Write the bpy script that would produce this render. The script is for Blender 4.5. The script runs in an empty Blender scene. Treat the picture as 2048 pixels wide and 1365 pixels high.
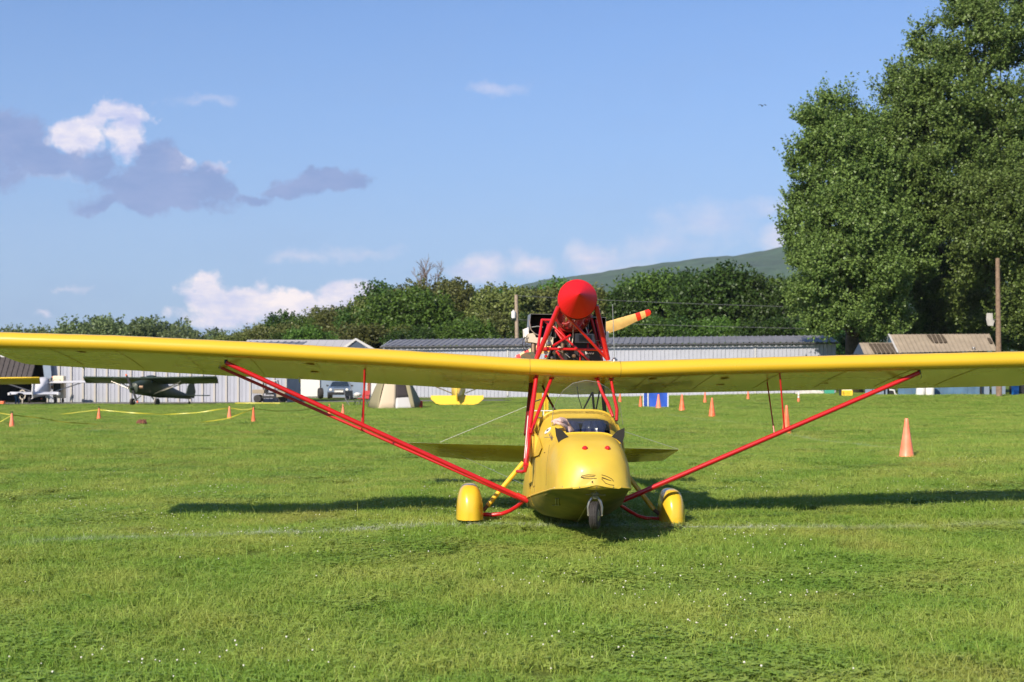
import bpy, math, random
import numpy as np
from mathutils import Vector, Matrix, noise as mnoise

# ------------------------------------------------------------------ camera, sky, sun, exposure
U = 1.22                       # modelling unit in metres
H = 1.43                       # eye height in modelling units
F = 2844.0                     # focal length in photo pixels (50 mm on 36 mm, 2048 px wide)
C = bpy.context.scene
col = C.collection
cam = bpy.data.cameras.new('camera'); camo = bpy.data.objects.new('camera', cam); col.objects.link(camo)
cam.lens = 50; cam.sensor_width = 36; cam.shift_y = 74.5/2048
cam.clip_start = .1; cam.clip_end = 20000
cam.dof.use_dof = True; cam.dof.focus_distance = 12.6*U; cam.dof.aperture_fstop = 3.6
camo.location = (0, 0, H*U); camo.rotation_euler = (math.radians(90), 0, 0)
C.camera = camo
C.view_settings.view_transform = 'Standard'; C.view_settings.look = 'None'
C.view_settings.gamma = 1; C.view_settings.use_curve_mapping = False
C.view_settings.exposure = 0.5
C.cycles.max_bounces = 8; C.cycles.transparent_max_bounces = 16
C.cycles.volume_bounces = 0
SUN_EL = math.radians(35); SUN_AZ = math.radians(30)      # azimuth: to the left of straight behind the camera
sd = Vector((math.sin(SUN_AZ)*math.cos(SUN_EL), math.cos(SUN_AZ)*math.cos(SUN_EL), -math.sin(SUN_EL)))
sl = bpy.data.lights.new('sun', 'SUN'); sl.energy = 5.0; sl.angle = math.radians(.5); sl.color = (1, .90, .76)
so = bpy.data.objects.new('sun', sl); col.objects.link(so); so.rotation_euler = sd.to_track_quat('-Z', 'Y').to_euler()
so.location = (-20, -30, 40)

W = bpy.data.worlds.new('World'); C.world = W; W.use_nodes = True
def build_world():
    nt = W.node_tree; N = nt.nodes; L = nt.links; N.clear()
    def n(t, **k):
        x = N.new(t)
        for a, b in k.items(): setattr(x, a, b)
        return x
    def m(op, a, b=None, c=None, clamp=False):
        x = n('ShaderNodeMath', operation=op, use_clamp=clamp)
        for i, v in enumerate((a, b, c)):
            if v is None: continue
            if isinstance(v, (int, float)): x.inputs[i].default_value = v
            else: L.new(v, x.inputs[i])
        return x.outputs[0]
    sky = n('ShaderNodeTexSky', sky_type='NISHITA', sun_disc=False)
    sky.sun_elevation = SUN_EL
    sky.sun_rotation = math.atan2(-sd.x, -sd.y)
    sky.air_density = 1.0; sky.dust_density = .6; sky.ozone_density = 1.6; sky.altitude = 150
    tint = n('ShaderNodeMix', data_type='RGBA', blend_type='MULTIPLY')
    tint.inputs[0].default_value = 1
    L.new(sky.outputs[0], tint.inputs[6]); tint.inputs[7].default_value = (.70, .88, 1.18, 1)
    bg = n('ShaderNodeBackground'); bg.inputs[1].default_value = .09
    L.new(tint.outputs[2], bg.inputs[0])
    tc = n('ShaderNodeTexCoord'); sp = n('ShaderNodeSeparateXYZ'); L.new(tc.outputs['Generated'], sp.inputs[0])
    ay = m('MAXIMUM', sp.outputs[1], .02)
    u = m('DIVIDE', sp.outputs[0], ay); v = m('DIVIDE', sp.outputs[2], ay)
    cv = n('ShaderNodeCombineXYZ'); L.new(u, cv.inputs[0]); L.new(v, cv.inputs[1])
    # warp
    def noise(scale, detail, src, rough=.55, col_=False, sc=None):
        x = n('ShaderNodeTexNoise'); x.inputs['Scale'].default_value = scale; x.inputs['Detail'].default_value = detail
        x.inputs['Roughness'].default_value = rough
        if sc:
            mp = n('ShaderNodeVectorMath', operation='MULTIPLY'); L.new(src, mp.inputs[0]); mp.inputs[1].default_value = sc; src = mp.outputs[0]
        L.new(src, x.inputs['Vector']); return x.outputs[1 if col_ else 0]
    wn = noise(26, 4, cv.outputs[0], .6, True)
    w1 = n('ShaderNodeVectorMath', operation='SUBTRACT'); L.new(wn, w1.inputs[0]); w1.inputs[1].default_value = (.5, .5, .5)
    w2 = n('ShaderNodeVectorMath', operation='MULTIPLY_ADD'); L.new(w1.outputs[0], w2.inputs[0]); w2.inputs[1].default_value = (.05, .035, 0); L.new(cv.outputs[0], w2.inputs[2])
    P = w2.outputs[0]
    def blobs(lst):
        acc = None
        for (px, py, rx, ry, w) in lst:
            a = n('ShaderNodeVectorMath', operation='SUBTRACT'); L.new(P, a.inputs[0]); a.inputs[1].default_value = ((px-1024)/F, (757-py)/F, 0)
            b = n('ShaderNodeVectorMath', operation='MULTIPLY'); L.new(a.outputs[0], b.inputs[0]); b.inputs[1].default_value = (F/rx, F/ry, 0)
            l = n('ShaderNodeVectorMath', operation='LENGTH'); L.new(b.outputs[0], l.inputs[0])
            d = m('MULTIPLY', m('SUBTRACT', 1.25, l.outputs['Value']), w)
            acc = d if acc is None else m('SMOOTH_MAX', acc, d, .12)
        return acc
    fb = noise(34, 9, cv.outputs[0], .62)
    fb2 = noise(60, 6, cv.outputs[0], .6, sc=(.45, 1, 1))
    fbc = m('SUBTRACT', fb, .5)
    def mask(lst, sharp, amp, f=fbc):
        return m('MULTIPLY', m('ADD', m('MULTIPLY', blobs(lst), .8), m('MULTIPLY', f, amp)), sharp, clamp=True)
    dark = mask([(20, 285, 90, 70, 1), (85, 320, 75, 38, 1), (180, 330, 50, 26, .7), (300, 372, 120, 45, 1.05), (395, 362, 58, 42, 1), (300, 400, 130, 24, 1.0), (215, 410, 60, 14, .8), (330, 325, 55, 32, .85),
                 (640, 362, 70, 26, 1), (700, 368, 40, 14, .85), (580, 376, 40, 12, .75), (525, 393, 45, 8, .4)], 3.3, 1.75)
    litA = mask([(158, 268, 34, 44, 1), (205, 222, 52, 20, .8), (175, 238, 40, 24, .7), (250, 272, 46, 42, 1.05), (372, 330, 32, 22, .75), (428, 332, 22, 16, .6), (45, 300, 40, 14, .25)], 2.6, 2.1)
    warm = mask([(425, 590, 55, 42, 1.05), (470, 605, 70, 40, 1), (580, 608, 100, 26, .9), (690, 592, 80, 30, .85), (640, 625, 150, 20, .7), (430, 635, 70, 20, .6)], 3.0, 1.4)
    pale = mask([(960, 540, 60, 26, .9), (1060, 530, 48, 26, .9), (1190, 515, 52, 40, .8), (1240, 540, 70, 26, .5), (1420, 445, 110, 40, .42), (1580, 480, 60, 30, .7), (1300, 500, 120, 30, .35),
                 (600, 512, 60, 14, .42), (720, 500, 90, 14, .32), (400, 207, 55, 12, .30), (985, 178, 60, 12, .28), (90, 350, 80, 12, .35), (95, 638, 22, 8, .6), (150, 580, 40, 7, .35), (1560, 420, 90, 22, .4)], 1.4, .8)
    # faint high wisps everywhere
    veil = noise(5, 7, tc.outputs['Generated'], .62, sc=(1, 1, 3.2))
    veil = m('MULTIPLY', m('SUBTRACT', veil, .52), 1.1, clamp=True)
    hl = m('SQRT', m('ADD', m('MULTIPLY', sp.outputs[0], sp.outputs[0]), m('MULTIPLY', sp.outputs[1], sp.outputs[1])))
    ve = m('DIVIDE', sp.outputs[2], m('MAXIMUM', hl, .02))
    hz = m('MULTIPLY', m('SUBTRACT', .30, ve), 3.4, clamp=True)          # pale layer towards the horizon, all the way round
    veil2 = m('ADD', m('MULTIPLY', veil, .35), m('MULTIPLY', hz, .80), clamp=True)
    front = m('GREATER_THAN', sp.outputs[1], .05)
    shade = bg.outputs[0]
    def layer(shade, msk, c, op=1.0, gate=True, c2=None, sel=None):
        e = n('ShaderNodeBackground'); e.inputs[1].default_value = 1.0 if not gate else .80
        if c2 is None: e.inputs[0].default_value = (*c, 1)
        else:
            mm = n('ShaderNodeMix', data_type='RGBA'); L.new(sel, mm.inputs[0]); mm.inputs[6].default_value = (*c, 1); mm.inputs[7].default_value = (*c2, 1)
            L.new(mm.outputs[2], e.inputs[0])
        k = m('MULTIPLY', msk, op)
        if gate: k = m('MULTIPLY', k, front)
        ms = n('ShaderNodeMixShader'); L.new(k, ms.inputs[0]); L.new(shade, ms.inputs[1]); L.new(e.outputs[0], ms.inputs[2])
        return ms.outputs[0]
    s2 = m('MULTIPLY', m('SUBTRACT', fb2, .38), 4.0, clamp=True)
    shade = layer(shade, veil2, (.192, .285, .475), 1, gate=False)
    shade = layer(shade, pale, (.58, .60, .80), .8, c2=(.88, .78, .82), sel=s2)
    shade = layer(shade, warm, (.58, .60, .80), .95, c2=(1.0, .88, .86), sel=s2)
    shade = layer(shade, litA, (.50, .54, .80), .95, c2=(.86, .80, .85), sel=s2)
    shade = layer(shade, dark, (.195, .295, .565), .90, c2=(.25, .335, .60), sel=s2)
    out = n('ShaderNodeOutputWorld'); L.new(shade, out.inputs[0])
build_world()

# ------------------------------------------------------------------ helpers
rnd = random.Random(7)
def V(*a): return Vector(a)
def smooth(a, b, x):
    t = min(1, max(0, (x-a)/(b-a))); return t*t*(3-2*t)
def gz(x, y):
    """ground height (modelling units)"""
    z = .05*mnoise.noise((x*.13, y*.11, 3.1)) * smooth(5, 9, y) * (1-smooth(60, 80, y))
    z += .018*mnoise.noise((x*.7, y*.5, 7.7)) * (1-smooth(30, 40, y))
    z -= .02*(x-.6) * (1-smooth(3, 7, abs(x-.6))) * smooth(8, 11, y) * (1-smooth(16, 22, y)) * .6
    z += .34*smooth(60, 104, y)*smooth(2, 26, x)
    z -= .09*smooth(-.9, -2.5, x)*smooth(12, 14.5, y)*(1-smooth(20, 32, y))
    z += .13*smooth(1.8, 6, x)*smooth(13.2, 16, y)*(1-smooth(22, 34, y))
    return z
def at(px, py, Y):
    return V((px-1024)/F*Y, Y, H-(py-757)/F*Y)
def onground(px, py):
    """where the ray through that pixel meets the ground"""
    Y = F*H/max(py-757, 4)
    for _ in range(6):
        z = gz((px-1024)/F*Y, Y); Y = F*(H-z)/max(py-757, 4)
    return V((px-1024)/F*Y, Y, gz((px-1024)/F*Y, Y))
def mat(name, base, rough=.5, metal=0, spec=.5, var=0, vscale=4, bump=0, bscale=20, coat=0, alpha=None, var_c=None, dirt=0, dirt_or_shade_c=(.2, .15, .08)):
    M = bpy.data.materials.new(name); M.use_nodes = True; nt = M.node_tree; N = nt.nodes; L = nt.links
    b = N['Principled BSDF']; b.inputs['Base Color'].default_value = (*base, 1); b.inputs['Roughness'].default_value = rough
    b.inputs['Metallic'].default_value = metal; b.inputs['Specular IOR Level'].default_value = spec; b.inputs['Coat Weight'].default_value = coat
    tc = N.new('ShaderNodeNewGeometry')
    last = None
    if var:
        t = N.new('ShaderNodeTexNoise'); t.inputs['Scale'].default_value = vscale; t.inputs['Detail'].default_value = 6; L.new(tc.outputs['Position'], t.inputs['Vector'])
        r = N.new('ShaderNodeMapRange'); r.inputs[1].default_value = .35; r.inputs[2].default_value = .65; L.new(t.outputs[0], r.inputs[0])
        mx = N.new('ShaderNodeMix'); mx.data_type = 'RGBA'
        c2 = var_c if var_c else tuple(c*(1-var) for c in base)
        mx.inputs[6].default_value = (*base, 1); mx.inputs[7].default_value = (*c2, 1); L.new(r.outputs[0], mx.inputs[0]); last = mx.outputs[2]
        r2 = N.new('ShaderNodeMapRange'); r2.inputs[3].default_value = max(.03, rough*.8); r2.inputs[4].default_value = min(1, rough*1.25); L.new(t.outputs[0], r2.inputs[0]); L.new(r2.outputs[0], b.inputs['Roughness'])
    if dirt:
        t = N.new('ShaderNodeTexNoise'); t.inputs['Scale'].default_value = 7; t.inputs['Detail'].default_value = 9; t.inputs['Roughness'].default_value = .7; L.new(tc.outputs['Position'], t.inputs['Vector'])
        r = N.new('ShaderNodeMapRange'); r.inputs[1].default_value = .55; r.inputs[2].default_value = .75; r.inputs[4].default_value = dirt; L.new(t.outputs[0], r.inputs[0])
        mx = N.new('ShaderNodeMix'); mx.data_type = 'RGBA'; mx.inputs[7].default_value = (*dirt_or_shade_c, 1); mx.inputs[6].default_value = (*base, 1)
        if last: L.new(last, mx.inputs[6])
        L.new(r.outputs[0], mx.inputs[0]); last = mx.outputs[2]
    if last: L.new(last, b.inputs['Base Color'])
    if bump:
        t = N.new('ShaderNodeTexNoise'); t.inputs['Scale'].default_value = bscale; t.inputs['Detail'].default_value = 5; L.new(tc.outputs['Position'], t.inputs['Vector'])
        bm = N.new('ShaderNodeBump'); bm.inputs['Strength'].default_value = bump; bm.inputs['Distance'].default_value = .02; L.new(t.outputs[0], bm.inputs['Height']); L.new(bm.outputs[0], b.inputs['Normal'])
    return M
class MB:
    def __init__(s): s.v = []; s.f = []; s.m = []; s.cur = 0
    def add(s, vs, fs):
        o = len(s.v); s.v += [Vector(p) for p in vs]; s.f += [tuple(i+o for i in f) for f in fs]; s.m += [s.cur]*len(fs); return s
    def box(s, c, d, R=None):
        x, y, z = d[0]/2, d[1]/2, d[2]/2
        vs = [V(i*x, j*y, k*z) for i in (-1, 1) for j in (-1, 1) for k in (-1, 1)]
        if R is not None: vs = [R @ p for p in vs]
        return s.add([Vector(c)+p for p in vs], [(0, 1, 3, 2), (4, 6, 7, 5), (0, 4, 5, 1), (2, 3, 7, 6), (0, 2, 6, 4), (1, 5, 7, 3)])
    def tube(s, pts, r, n=10, caps=True, flat=1.0):
        pts = [Vector(p) for p in pts]
        rs = list(r) if hasattr(r, '__len__') else [r]*len(pts)
        t0 = (pts[1]-pts[0]).normalized(); up = V(0, 0, 1) if abs(t0.z) < .9 else V(1, 0, 0)
        a = t0.cross(up).normalized(); rings = []
        for i, p in enumerate(pts):
            t = (pts[min(i+1, len(pts)-1)]-pts[max(i-1, 0)]).normalized()
            a = (a-t*a.dot(t)).normalized(); b = t.cross(a)
            rings.append([p+(a*math.cos(2*math.pi*k/n)*flat+b*math.sin(2*math.pi*k/n))*rs[i] for k in range(n)])
        return s.loft(rings, True, caps)
    def loft(s, rings, closed=True, caps=False, skip=None):
        n = len(rings[0]); vs = [p for r in rings for p in r]; fs = []
        for i in range(len(rings)-1):
            for k in range(n if closed else n-1):
                if skip and skip(i, k): continue
                k2 = (k+1) % n; fs.append((i*n+k, i*n+k2, (i+1)*n+k2, (i+1)*n+k))
        if caps: fs.append(tuple(range(n-1, -1, -1))); fs.append(tuple((len(rings)-1)*n+k for k in range(n)))
        return s.add(vs, fs)
    def lathe(s, c, axis, prof, n=24):
        axis = Vector(axis).normalized(); up = V(0, 0, 1) if abs(axis.z) < .9 else V(1, 0, 0)
        a = axis.cross(up).normalized(); b = axis.cross(a)
        return s.loft([[Vector(c)+axis*h+(a*math.cos(2*math.pi*k/n)+b*math.sin(2*math.pi*k/n))*max(r, 1e-4) for k in range(n)] for (r, h) in prof], True, True)
    def plate(s, pts, th, nrm):
        pts = [Vector(p) for p in pts]; d = Vector(nrm).normalized()*th/2; n = len(pts)
        return s.add([p-d for p in pts]+[p+d for p in pts], [tuple(range(n-1, -1, -1)), tuple(range(n, 2*n))]+[(i, (i+1) % n, n+(i+1) % n, n+i) for i in range(n)])
    def build(s, name, m, parent=None, smooth_=True, origin=None, bevel=0, sub=0):
        c = Vector(origin) if origin is not None else (sum(s.v, V(0, 0, 0))/max(1, len(s.v)) if parent is not None else V(sum(p.x for p in s.v)/len(s.v), sum(p.y for p in s.v)/len(s.v), min(p.z for p in s.v)))
        me = bpy.data.meshes.new(name); me.from_pydata([(p-c)*U for p in s.v], [], s.f)
        for mm in (m if isinstance(m, (list, tuple)) else [m]): me.materials.append(mm)
        me.polygons.foreach_set('material_index', s.m)
        if smooth_:
            me.polygons.foreach_set('use_smooth', [True]*len(me.polygons))
        me.update()
        if smooth_:
            me.set_sharp_from_angle(angle=math.radians(38))
        o = bpy.data.objects.new(name, me); col.objects.link(o); WP[o.name] = c
        if parent is not None: o.parent = parent; o.location = (c-WP[parent.name])*U
        else: o.location = c*U
        if bevel:
            bv = o.modifiers.new('bevel', 'BEVEL'); bv.width = bevel*U; bv.segments = 2; bv.limit_method = 'ANGLE'
        if sub:
            sb = o.modifiers.new('sub', 'SUBSURF'); sb.levels = sb.render_levels = sub
        return o
WP = {}
def tag(o, label=None, cat=None, group=None, kind=None):
    for k, v in (('label', label), ('category', cat), ('group', group), ('kind', kind)):
        if v: o[k] = v
    return o
def thing(name, loc, label, cat, group=None, rz=0):
    o = bpy.data.objects.new(name, None); col.objects.link(o); o.location = Vector(loc)*U; o.rotation_euler.z = rz; WP[o.name] = Vector(loc)
    o.empty_display_size = .2
    return tag(o, label, cat, group)
def kids(o): return [c for c in o.children]
def copy_tree(o, loc=None, rz=None, scale=None, label=None, parent=None):
    c = o.copy(); col.objects.link(c)
    if parent is not None: c.parent = parent
    for ch in list(o.children): copy_tree(ch, parent=c)
    if loc is not None: c.location = Vector(loc)*U; WP[c.name] = Vector(loc)
    if rz is not None: c.rotation_euler.z = rz
    if scale is not None: c.scale = scale if hasattr(scale, '__len__') else (scale,)*3
    if label: c['label'] = label
    return c
def arr_mesh(name, verts, quads, m, attr=None):
    """fast mesh from numpy arrays; verts in modelling units"""
    me = bpy.data.meshes.new(name); nv = len(verts); nf = len(quads); k = quads.shape[1]
    me.vertices.add(nv); me.vertices.foreach_set('co', (verts*U).astype(np.float32).ravel())
    me.loops.add(nf*k); me.loops.foreach_set('vertex_index', quads.astype(np.int32).ravel())
    me.polygons.add(nf); me.polygons.foreach_set('loop_start', np.arange(0, nf*k, k, dtype=np.int32))
    try: me.polygons.foreach_set('loop_total', np.full(nf, k, dtype=np.int32))
    except Exception: pass
    me.update(calc_edges=True)
    if attr is not None:
        a = me.attributes.new('tone', 'FLOAT', 'POINT'); a.data.foreach_set('value', attr.astype(np.float32))
    me.materials.append(m)
    return me

# ------------------------------------------------------------------ materials
M = {}
M['yellow'] = mat('yellow_paint', (.68, .435, .028), .27, var=.06, vscale=2, coat=.35, bump=.04, bscale=5)
M['yellow_wing'] = mat('yellow_doped_fabric', (.65, .41, .024), .26, var=.05, vscale=1.5, coat=.3, bump=.10, bscale=2.2)
M['yellow_body'] = mat('yellow_hull_paint', (.63, .425, .042), .45, var=.12, vscale=3, coat=.15, bump=.06, bscale=3, dirt=.4, dirt_or_shade_c=(.38, .30, .11))
M['hull_bottom'] = mat('shade_darkened_hull_bottom', (.24, .19, .03), .6, var=.35, vscale=3, var_c=(.13, .13, .025), dirt=.7, dirt_or_shade_c=(.09, .10, .02))  # yellow hull paint darkened and mottled: underside shade put into the colour
M['red'] = mat('red_paint', (.50, .010, .012), .3, coat=.2, var=.1)
M['red_cone'] = mat('red_cone_paint', (.66, .008, .010), .55, spec=.25, var=.05)
M['darkred'] = mat('dark_red_tube', (.14, .012, .012), .4)
M['black'] = mat('black_matt', (.012, .012, .013), .6)
M['ear'] = mat('black_felt', (.018, .016, .014), .9)
M['rubber'] = mat('tyre_rubber', (.035, .03, .027), .75, var=.35, vscale=15, bump=.3, bscale=60)
M['metal'] = mat('bare_metal', (.45, .42, .38), .35, .9, var=.3, vscale=12)
M['brass'] = mat('dull_steel', (.32, .28, .2), .4, .6)
M['cream'] = mat('cream_engine_paint', (.52, .46, .36), .4)
M['exhaust'] = mat('burnt_exhaust_pipe', (.16, .10, .06), .5, .5)
M['camo'] = mat('green_engine_cover', (.05, .09, .06), .8, var=1, var_c=(.14, .09, .05), vscale=25)
M['navy'] = mat('navy_vinyl', (.012, .018, .05), .25, bump=.5, bscale=12)
M['pink'] = mat('pink_towel', (.62, .43, .37), .9, bump=.4, bscale=25, var=.15, vscale=14)
M['wood'] = mat('varnished_propeller_wood', (.80, .50, .16), .35, coat=.2, var=.15, vscale=20)
M['redtip'] = mat('red_tip_paint', (.75, .03, .015), .3, coat=.5)
M['white'] = mat('white_paint', (.70, .68, .65), .35)
M['wire'] = mat('steel_wire', (.6, .6, .6), .35, .8)
M['grey'] = mat('grey_metal', (.25, .25, .25), .5, .5)
M['lens_red'] = mat('red_lens', (.6, .01, .005), .08, coat=.8)
M['pencil'] = mat('black_marker', (.04, .02, .01), .8)
M['seam'] = mat('seam_shadow_gap', (.10, .085, .02), .8)
def glass(name, tint=(.93, .95, .93), k=.025):
    m = bpy.data.materials.new(name); m.use_nodes = True; N = m.node_tree.nodes; L = m.node_tree.links; N.clear()
    t = N.new('ShaderNodeBsdfTransparent'); t.inputs[0].default_value = (*tint, 1); g = N.new('ShaderNodeBsdfGlossy'); g.inputs['Roughness'].default_value = .05
    d = N.new('ShaderNodeBsdfDiffuse'); d.inputs[0].default_value = (.7, .72, .7, 1)
    f = N.new('ShaderNodeFresnel'); f.inputs[0].default_value = 1.35
    m1 = N.new('ShaderNodeMixShader'); m1.inputs[0].default_value = k; L.new(t.outputs[0], m1.inputs[1]); L.new(d.outputs[0], m1.inputs[2])
    m2 = N.new('ShaderNodeMixShader'); L.new(f.outputs[0], m2.inputs[0]); L.new(m1.outputs[0], m2.inputs[1]); L.new(g.outputs[0], m2.inputs[2])
    o = N.new('ShaderNodeOutputMaterial'); L.new(m2.outputs[0], o.inputs[0]); return m
M['glass'] = glass('clear_windscreen')
M['glass_dark'] = mat('dark_window_glass', (.02, .03, .04), .06, spec=.8)

# chalk lines painted on the grass, in metres:  segments (x0,y0,x1,y1,half width)
def gp(px, py): p = onground(px, py); return (p.x*U, p.y*U)
chalk = [(gp(-40, 1100), gp(340, 1078), .16, .28), (gp(340, 1078), gp(930, 1056), .16, .55), (gp(930, 1056), gp(1330, 1061), .15, .5), (gp(1330, 1061), gp(1580, 1060), .17, .5), (gp(1580, 1060), gp(2090, 1049), .2, .22),
         (gp(1555, 868), gp(1800, 902), .2, .2), (gp(30, 853), gp(110, 849), .25, .3), (gp(170, 866), gp(300, 860), .25, .2), (gp(1270, 812), gp(1330, 820), .3, .2), (gp(1340, 832), gp(1480, 850), .3, .12)]
def grass_color(N, L, tone=None):
    """returns colour socket: meadow colour by place, blade tone and chalk"""
    g = N.new('ShaderNodeNewGeometry')
    def nz(s, d=4, r=.6, sc=(1, 1, 1), off=0):
        mp = N.new('ShaderNodeMapping'); mp.inputs['Scale'].default_value = sc; mp.inputs['Location'].default_value = (off, off, 0); L.new(g.outputs['Position'], mp.inputs[0])
        t = N.new('ShaderNodeTexNoise'); t.inputs['Scale'].default_value = s; t.inputs['Detail'].default_value = d; t.inputs['Roughness'].default_value = r; L.new(mp.outputs[0], t.inputs['Vector']); return t.outputs[0]
    def rg(x, a, b, c=0, d=1):
        r = N.new('ShaderNodeMapRange'); r.inputs[1].default_value = a; r.inputs[2].default_value = b; r.inputs[3].default_value = c; r.inputs[4].default_value = d; L.new(x, r.inputs[0]); return r.outputs[0]
    def mix(f, a, b):
        x = N.new('ShaderNodeMix'); x.data_type = 'RGBA'
        for s, v in ((0, f), (6, a), (7, b)):
            if isinstance(v, tuple): x.inputs[s].default_value = (*v, 1)
            elif isinstance(v, float): x.inputs[s].default_value = v
            else: L.new(v, x.inputs[s])
        return x.outputs[2]
    c = mix(rg(nz(.55, 5), .40, .62), (.22, .36, .048), (.35, .425, .080))
    c = mix(rg(nz(1.6, 5, .65, off=11), .50, .72, 0, .75), c, (.14, .27, .03))
    c = mix(rg(nz(.38, 6, .68, (1, .8, 1), off=31), .55, .74, 0, .65), c, (.38, .31, .09))
    c = mix(rg(nz(3.5, 6, .7, (1, 1, 1), off=53), .60, .78, 0, .5), c, (.26, .19, .07))
    if tone is not None:
        c = mix(rg(tone, .80, .97, 0, .55), c, (.30, .26, .085))
        h = N.new('ShaderNodeHueSaturation'); L.new(c, h.inputs['Color']); L.new(rg(tone, 0, 1, .72, 1.28), h.inputs['Value']); L.new(rg(tone, 0, 1, .488, .508), h.inputs['Hue']); c = h.outputs[0]
    sp = N.new('ShaderNodeSeparateXYZ'); L.new(g.outputs['Position'], sp.inputs[0])
    def m(op, a, b=None, cl=False):
        x = N.new('ShaderNodeMath'); x.operation = op; x.use_clamp = cl
        for i, v in enumerate((a, b)):
            if v is None: continue
            if isinstance(v, (int, float)): x.inputs[i].default_value = v
            else: L.new(v, x.inputs[i])
        return x.outputs[0]
    acc = None; rough = nz(2.2, 6, .75, off=77)
    for (a, b, w, s) in chalk:
        dx, dy = b[0]-a[0], b[1]-a[1]; l = math.hypot(dx, dy); dx /= l; dy /= l
        t = m('ADD', m('MULTIPLY', m('SUBTRACT', sp.outputs[0], a[0]), dx), m('MULTIPLY', m('SUBTRACT', sp.outputs[1], a[1]), dy))
        d = m('ABSOLUTE', m('SUBTRACT', m('MULTIPLY', m('SUBTRACT', sp.outputs[0], a[0]), dy), m('MULTIPLY', m('SUBTRACT', sp.outputs[1], a[1]), dx)))
        k = m('MULTIPLY', m('SUBTRACT', 1, m('DIVIDE', d, w), True), s*2.1)
        k = m('MULTIPLY', k, m('MULTIPLY', m('GREATER_THAN', t, 0), m('LESS_THAN', t, l)))
        acc = k if acc is None else m('MAXIMUM', acc, k)
    k = m('MULTIPLY', acc, rg(rough, .38, .6), True)
    if tone is not None: k = m('MULTIPLY', k, rg(tone, 0, .6, .5, 1.3), True)
    return mix(k, c, (.55, .58, .50)), g
def grass_mats():
    m = bpy.data.materials.new('grass_blades'); m.use_nodes = True; N = m.node_tree.nodes; L = m.node_tree.links; N.clear()
    at_ = N.new('ShaderNodeAttribute'); at_.attribute_name = 'tone'
    c, g = grass_color(N, L, at_.outputs['Fac'])
    p = N.new('ShaderNodeBsdfPrincipled'); p.inputs['Roughness'].default_value = .5; p.inputs['Specular IOR Level'].default_value = .28; L.new(c, p.inputs['Base Color'])
    t = N.new('ShaderNodeBsdfTranslucent'); L.new(c, t.inputs[0])
    s = N.new('ShaderNodeMixShader'); s.inputs[0].default_value = .34; L.new(p.outputs[0], s.inputs[1]); L.new(t.outputs[0], s.inputs[2])
    o = N.new('ShaderNodeOutputMaterial'); L.new(s.outputs[0], o.inputs[0])
    m2 = bpy.data.materials.new('meadow_ground'); m2.use_nodes = True; N = m2.node_tree.nodes; L = m2.node_tree.links
    b = N['Principled BSDF']; b.inputs['Roughness'].default_value = .95; b.inputs['Specular IOR Level'].default_value = .1
    c, g = grass_color(N, L)
    t = N.new('ShaderNodeTexNoise'); t.inputs['Scale'].default_value = 9; t.inputs['Detail'].default_value = 8; t.inputs['Roughness'].default_value = .75; L.new(g.outputs['Position'], t.inputs['Vector'])
    r = N.new('ShaderNodeMapRange'); r.inputs[1].default_value = .3; r.inputs[2].default_value = .7; r.inputs[3].default_value = .18; r.inputs[4].default_value = .62; L.new(t.outputs[0], r.inputs[0])
    h = N.new('ShaderNodeHueSaturation'); L.new(c, h.inputs['Color']); L.new(r.outputs[0], h.inputs['Value']); L.new(h.outputs[0], b.inputs['Base Color'])
    bm = N.new('ShaderNodeBump'); bm.inputs['Strength'].default_value = .8; bm.inputs['Distance'].default_value = .06; L.new(t.outputs[0], bm.inputs['Height']); L.new(bm.outputs[0], b.inputs['Normal'])
    return m, m2
M['blade'], M['ground'] = grass_mats()
def leaf_mat(name, c1, c2, c3=None, trans=.3):
    m = bpy.data.materials.new(name); m.use_nodes = True; N = m.node_tree.nodes; L = m.node_tree.links; N.clear()
    a = N.new('ShaderNodeAttribute'); a.attribute_name = 'tone'
    r = N.new('ShaderNodeValToRGB'); r.color_ramp.elements[0].color = (*c1, 1); r.color_ramp.elements[1].color = (*c2, 1)
    if c3:
        e = r.color_ramp.elements.new(.93); e.color = (*c2, 1); r.color_ramp.elements[-1].position = 1; r.color_ramp.elements[-1].color = (*c3, 1)
    L.new(a.outputs['Fac'], r.inputs[0])
    oi = N.new('ShaderNodeObjectInfo'); h = N.new('ShaderNodeHueSaturation'); L.new(r.outputs[0], h.inputs['Color'])
    mr = N.new('ShaderNodeMapRange'); mr.inputs[3].default_value = .7; mr.inputs[4].default_value = 1.3; L.new(oi.outputs['Random'], mr.inputs[0]); L.new(mr.outputs[0], h.inputs['Value'])
    mr2 = N.new('ShaderNodeMapRange'); mr2.inputs[3].default_value = .485; mr2.inputs[4].default_value = .51; L.new(oi.outputs['Random'], mr2.inputs[0]); L.new(mr2.outputs[0], h.inputs['Hue'])
    p = N.new('ShaderNodeBsdfPrincipled'); p.inputs['Roughness'].default_value = .45; p.inputs['Specular IOR Level'].default_value = .35; L.new(h.outputs[0], p.inputs['Base Color'])
    t = N.new('ShaderNodeBsdfTranslucent'); L.new(h.outputs[0], t.inputs[0])
    s = N.new('ShaderNodeMixShader'); s.inputs[0].default_value = trans; L.new(p.outputs[0], s.inputs[1]); L.new(t.outputs[0], s.inputs[2])
    o = N.new('ShaderNodeOutputMaterial'); L.new(s.outputs[0], o.inputs[0]); return m
M['maple'] = leaf_mat('maple_leaves', (.065, .125, .022), (.22, .32, .08), (.44, .50, .30))
M['leaf_mid'] = leaf_mat('wood_edge_leaves', (.045, .10, .014), (.12, .20, .03))
M['leaf_dark'] = leaf_mat('dark_wood_leaves', (.028, .070, .012), (.075, .145, .024))
M['leaf_olive'] = leaf_mat('olive_leaves', (.085, .11, .025), (.20, .22, .06))
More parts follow.
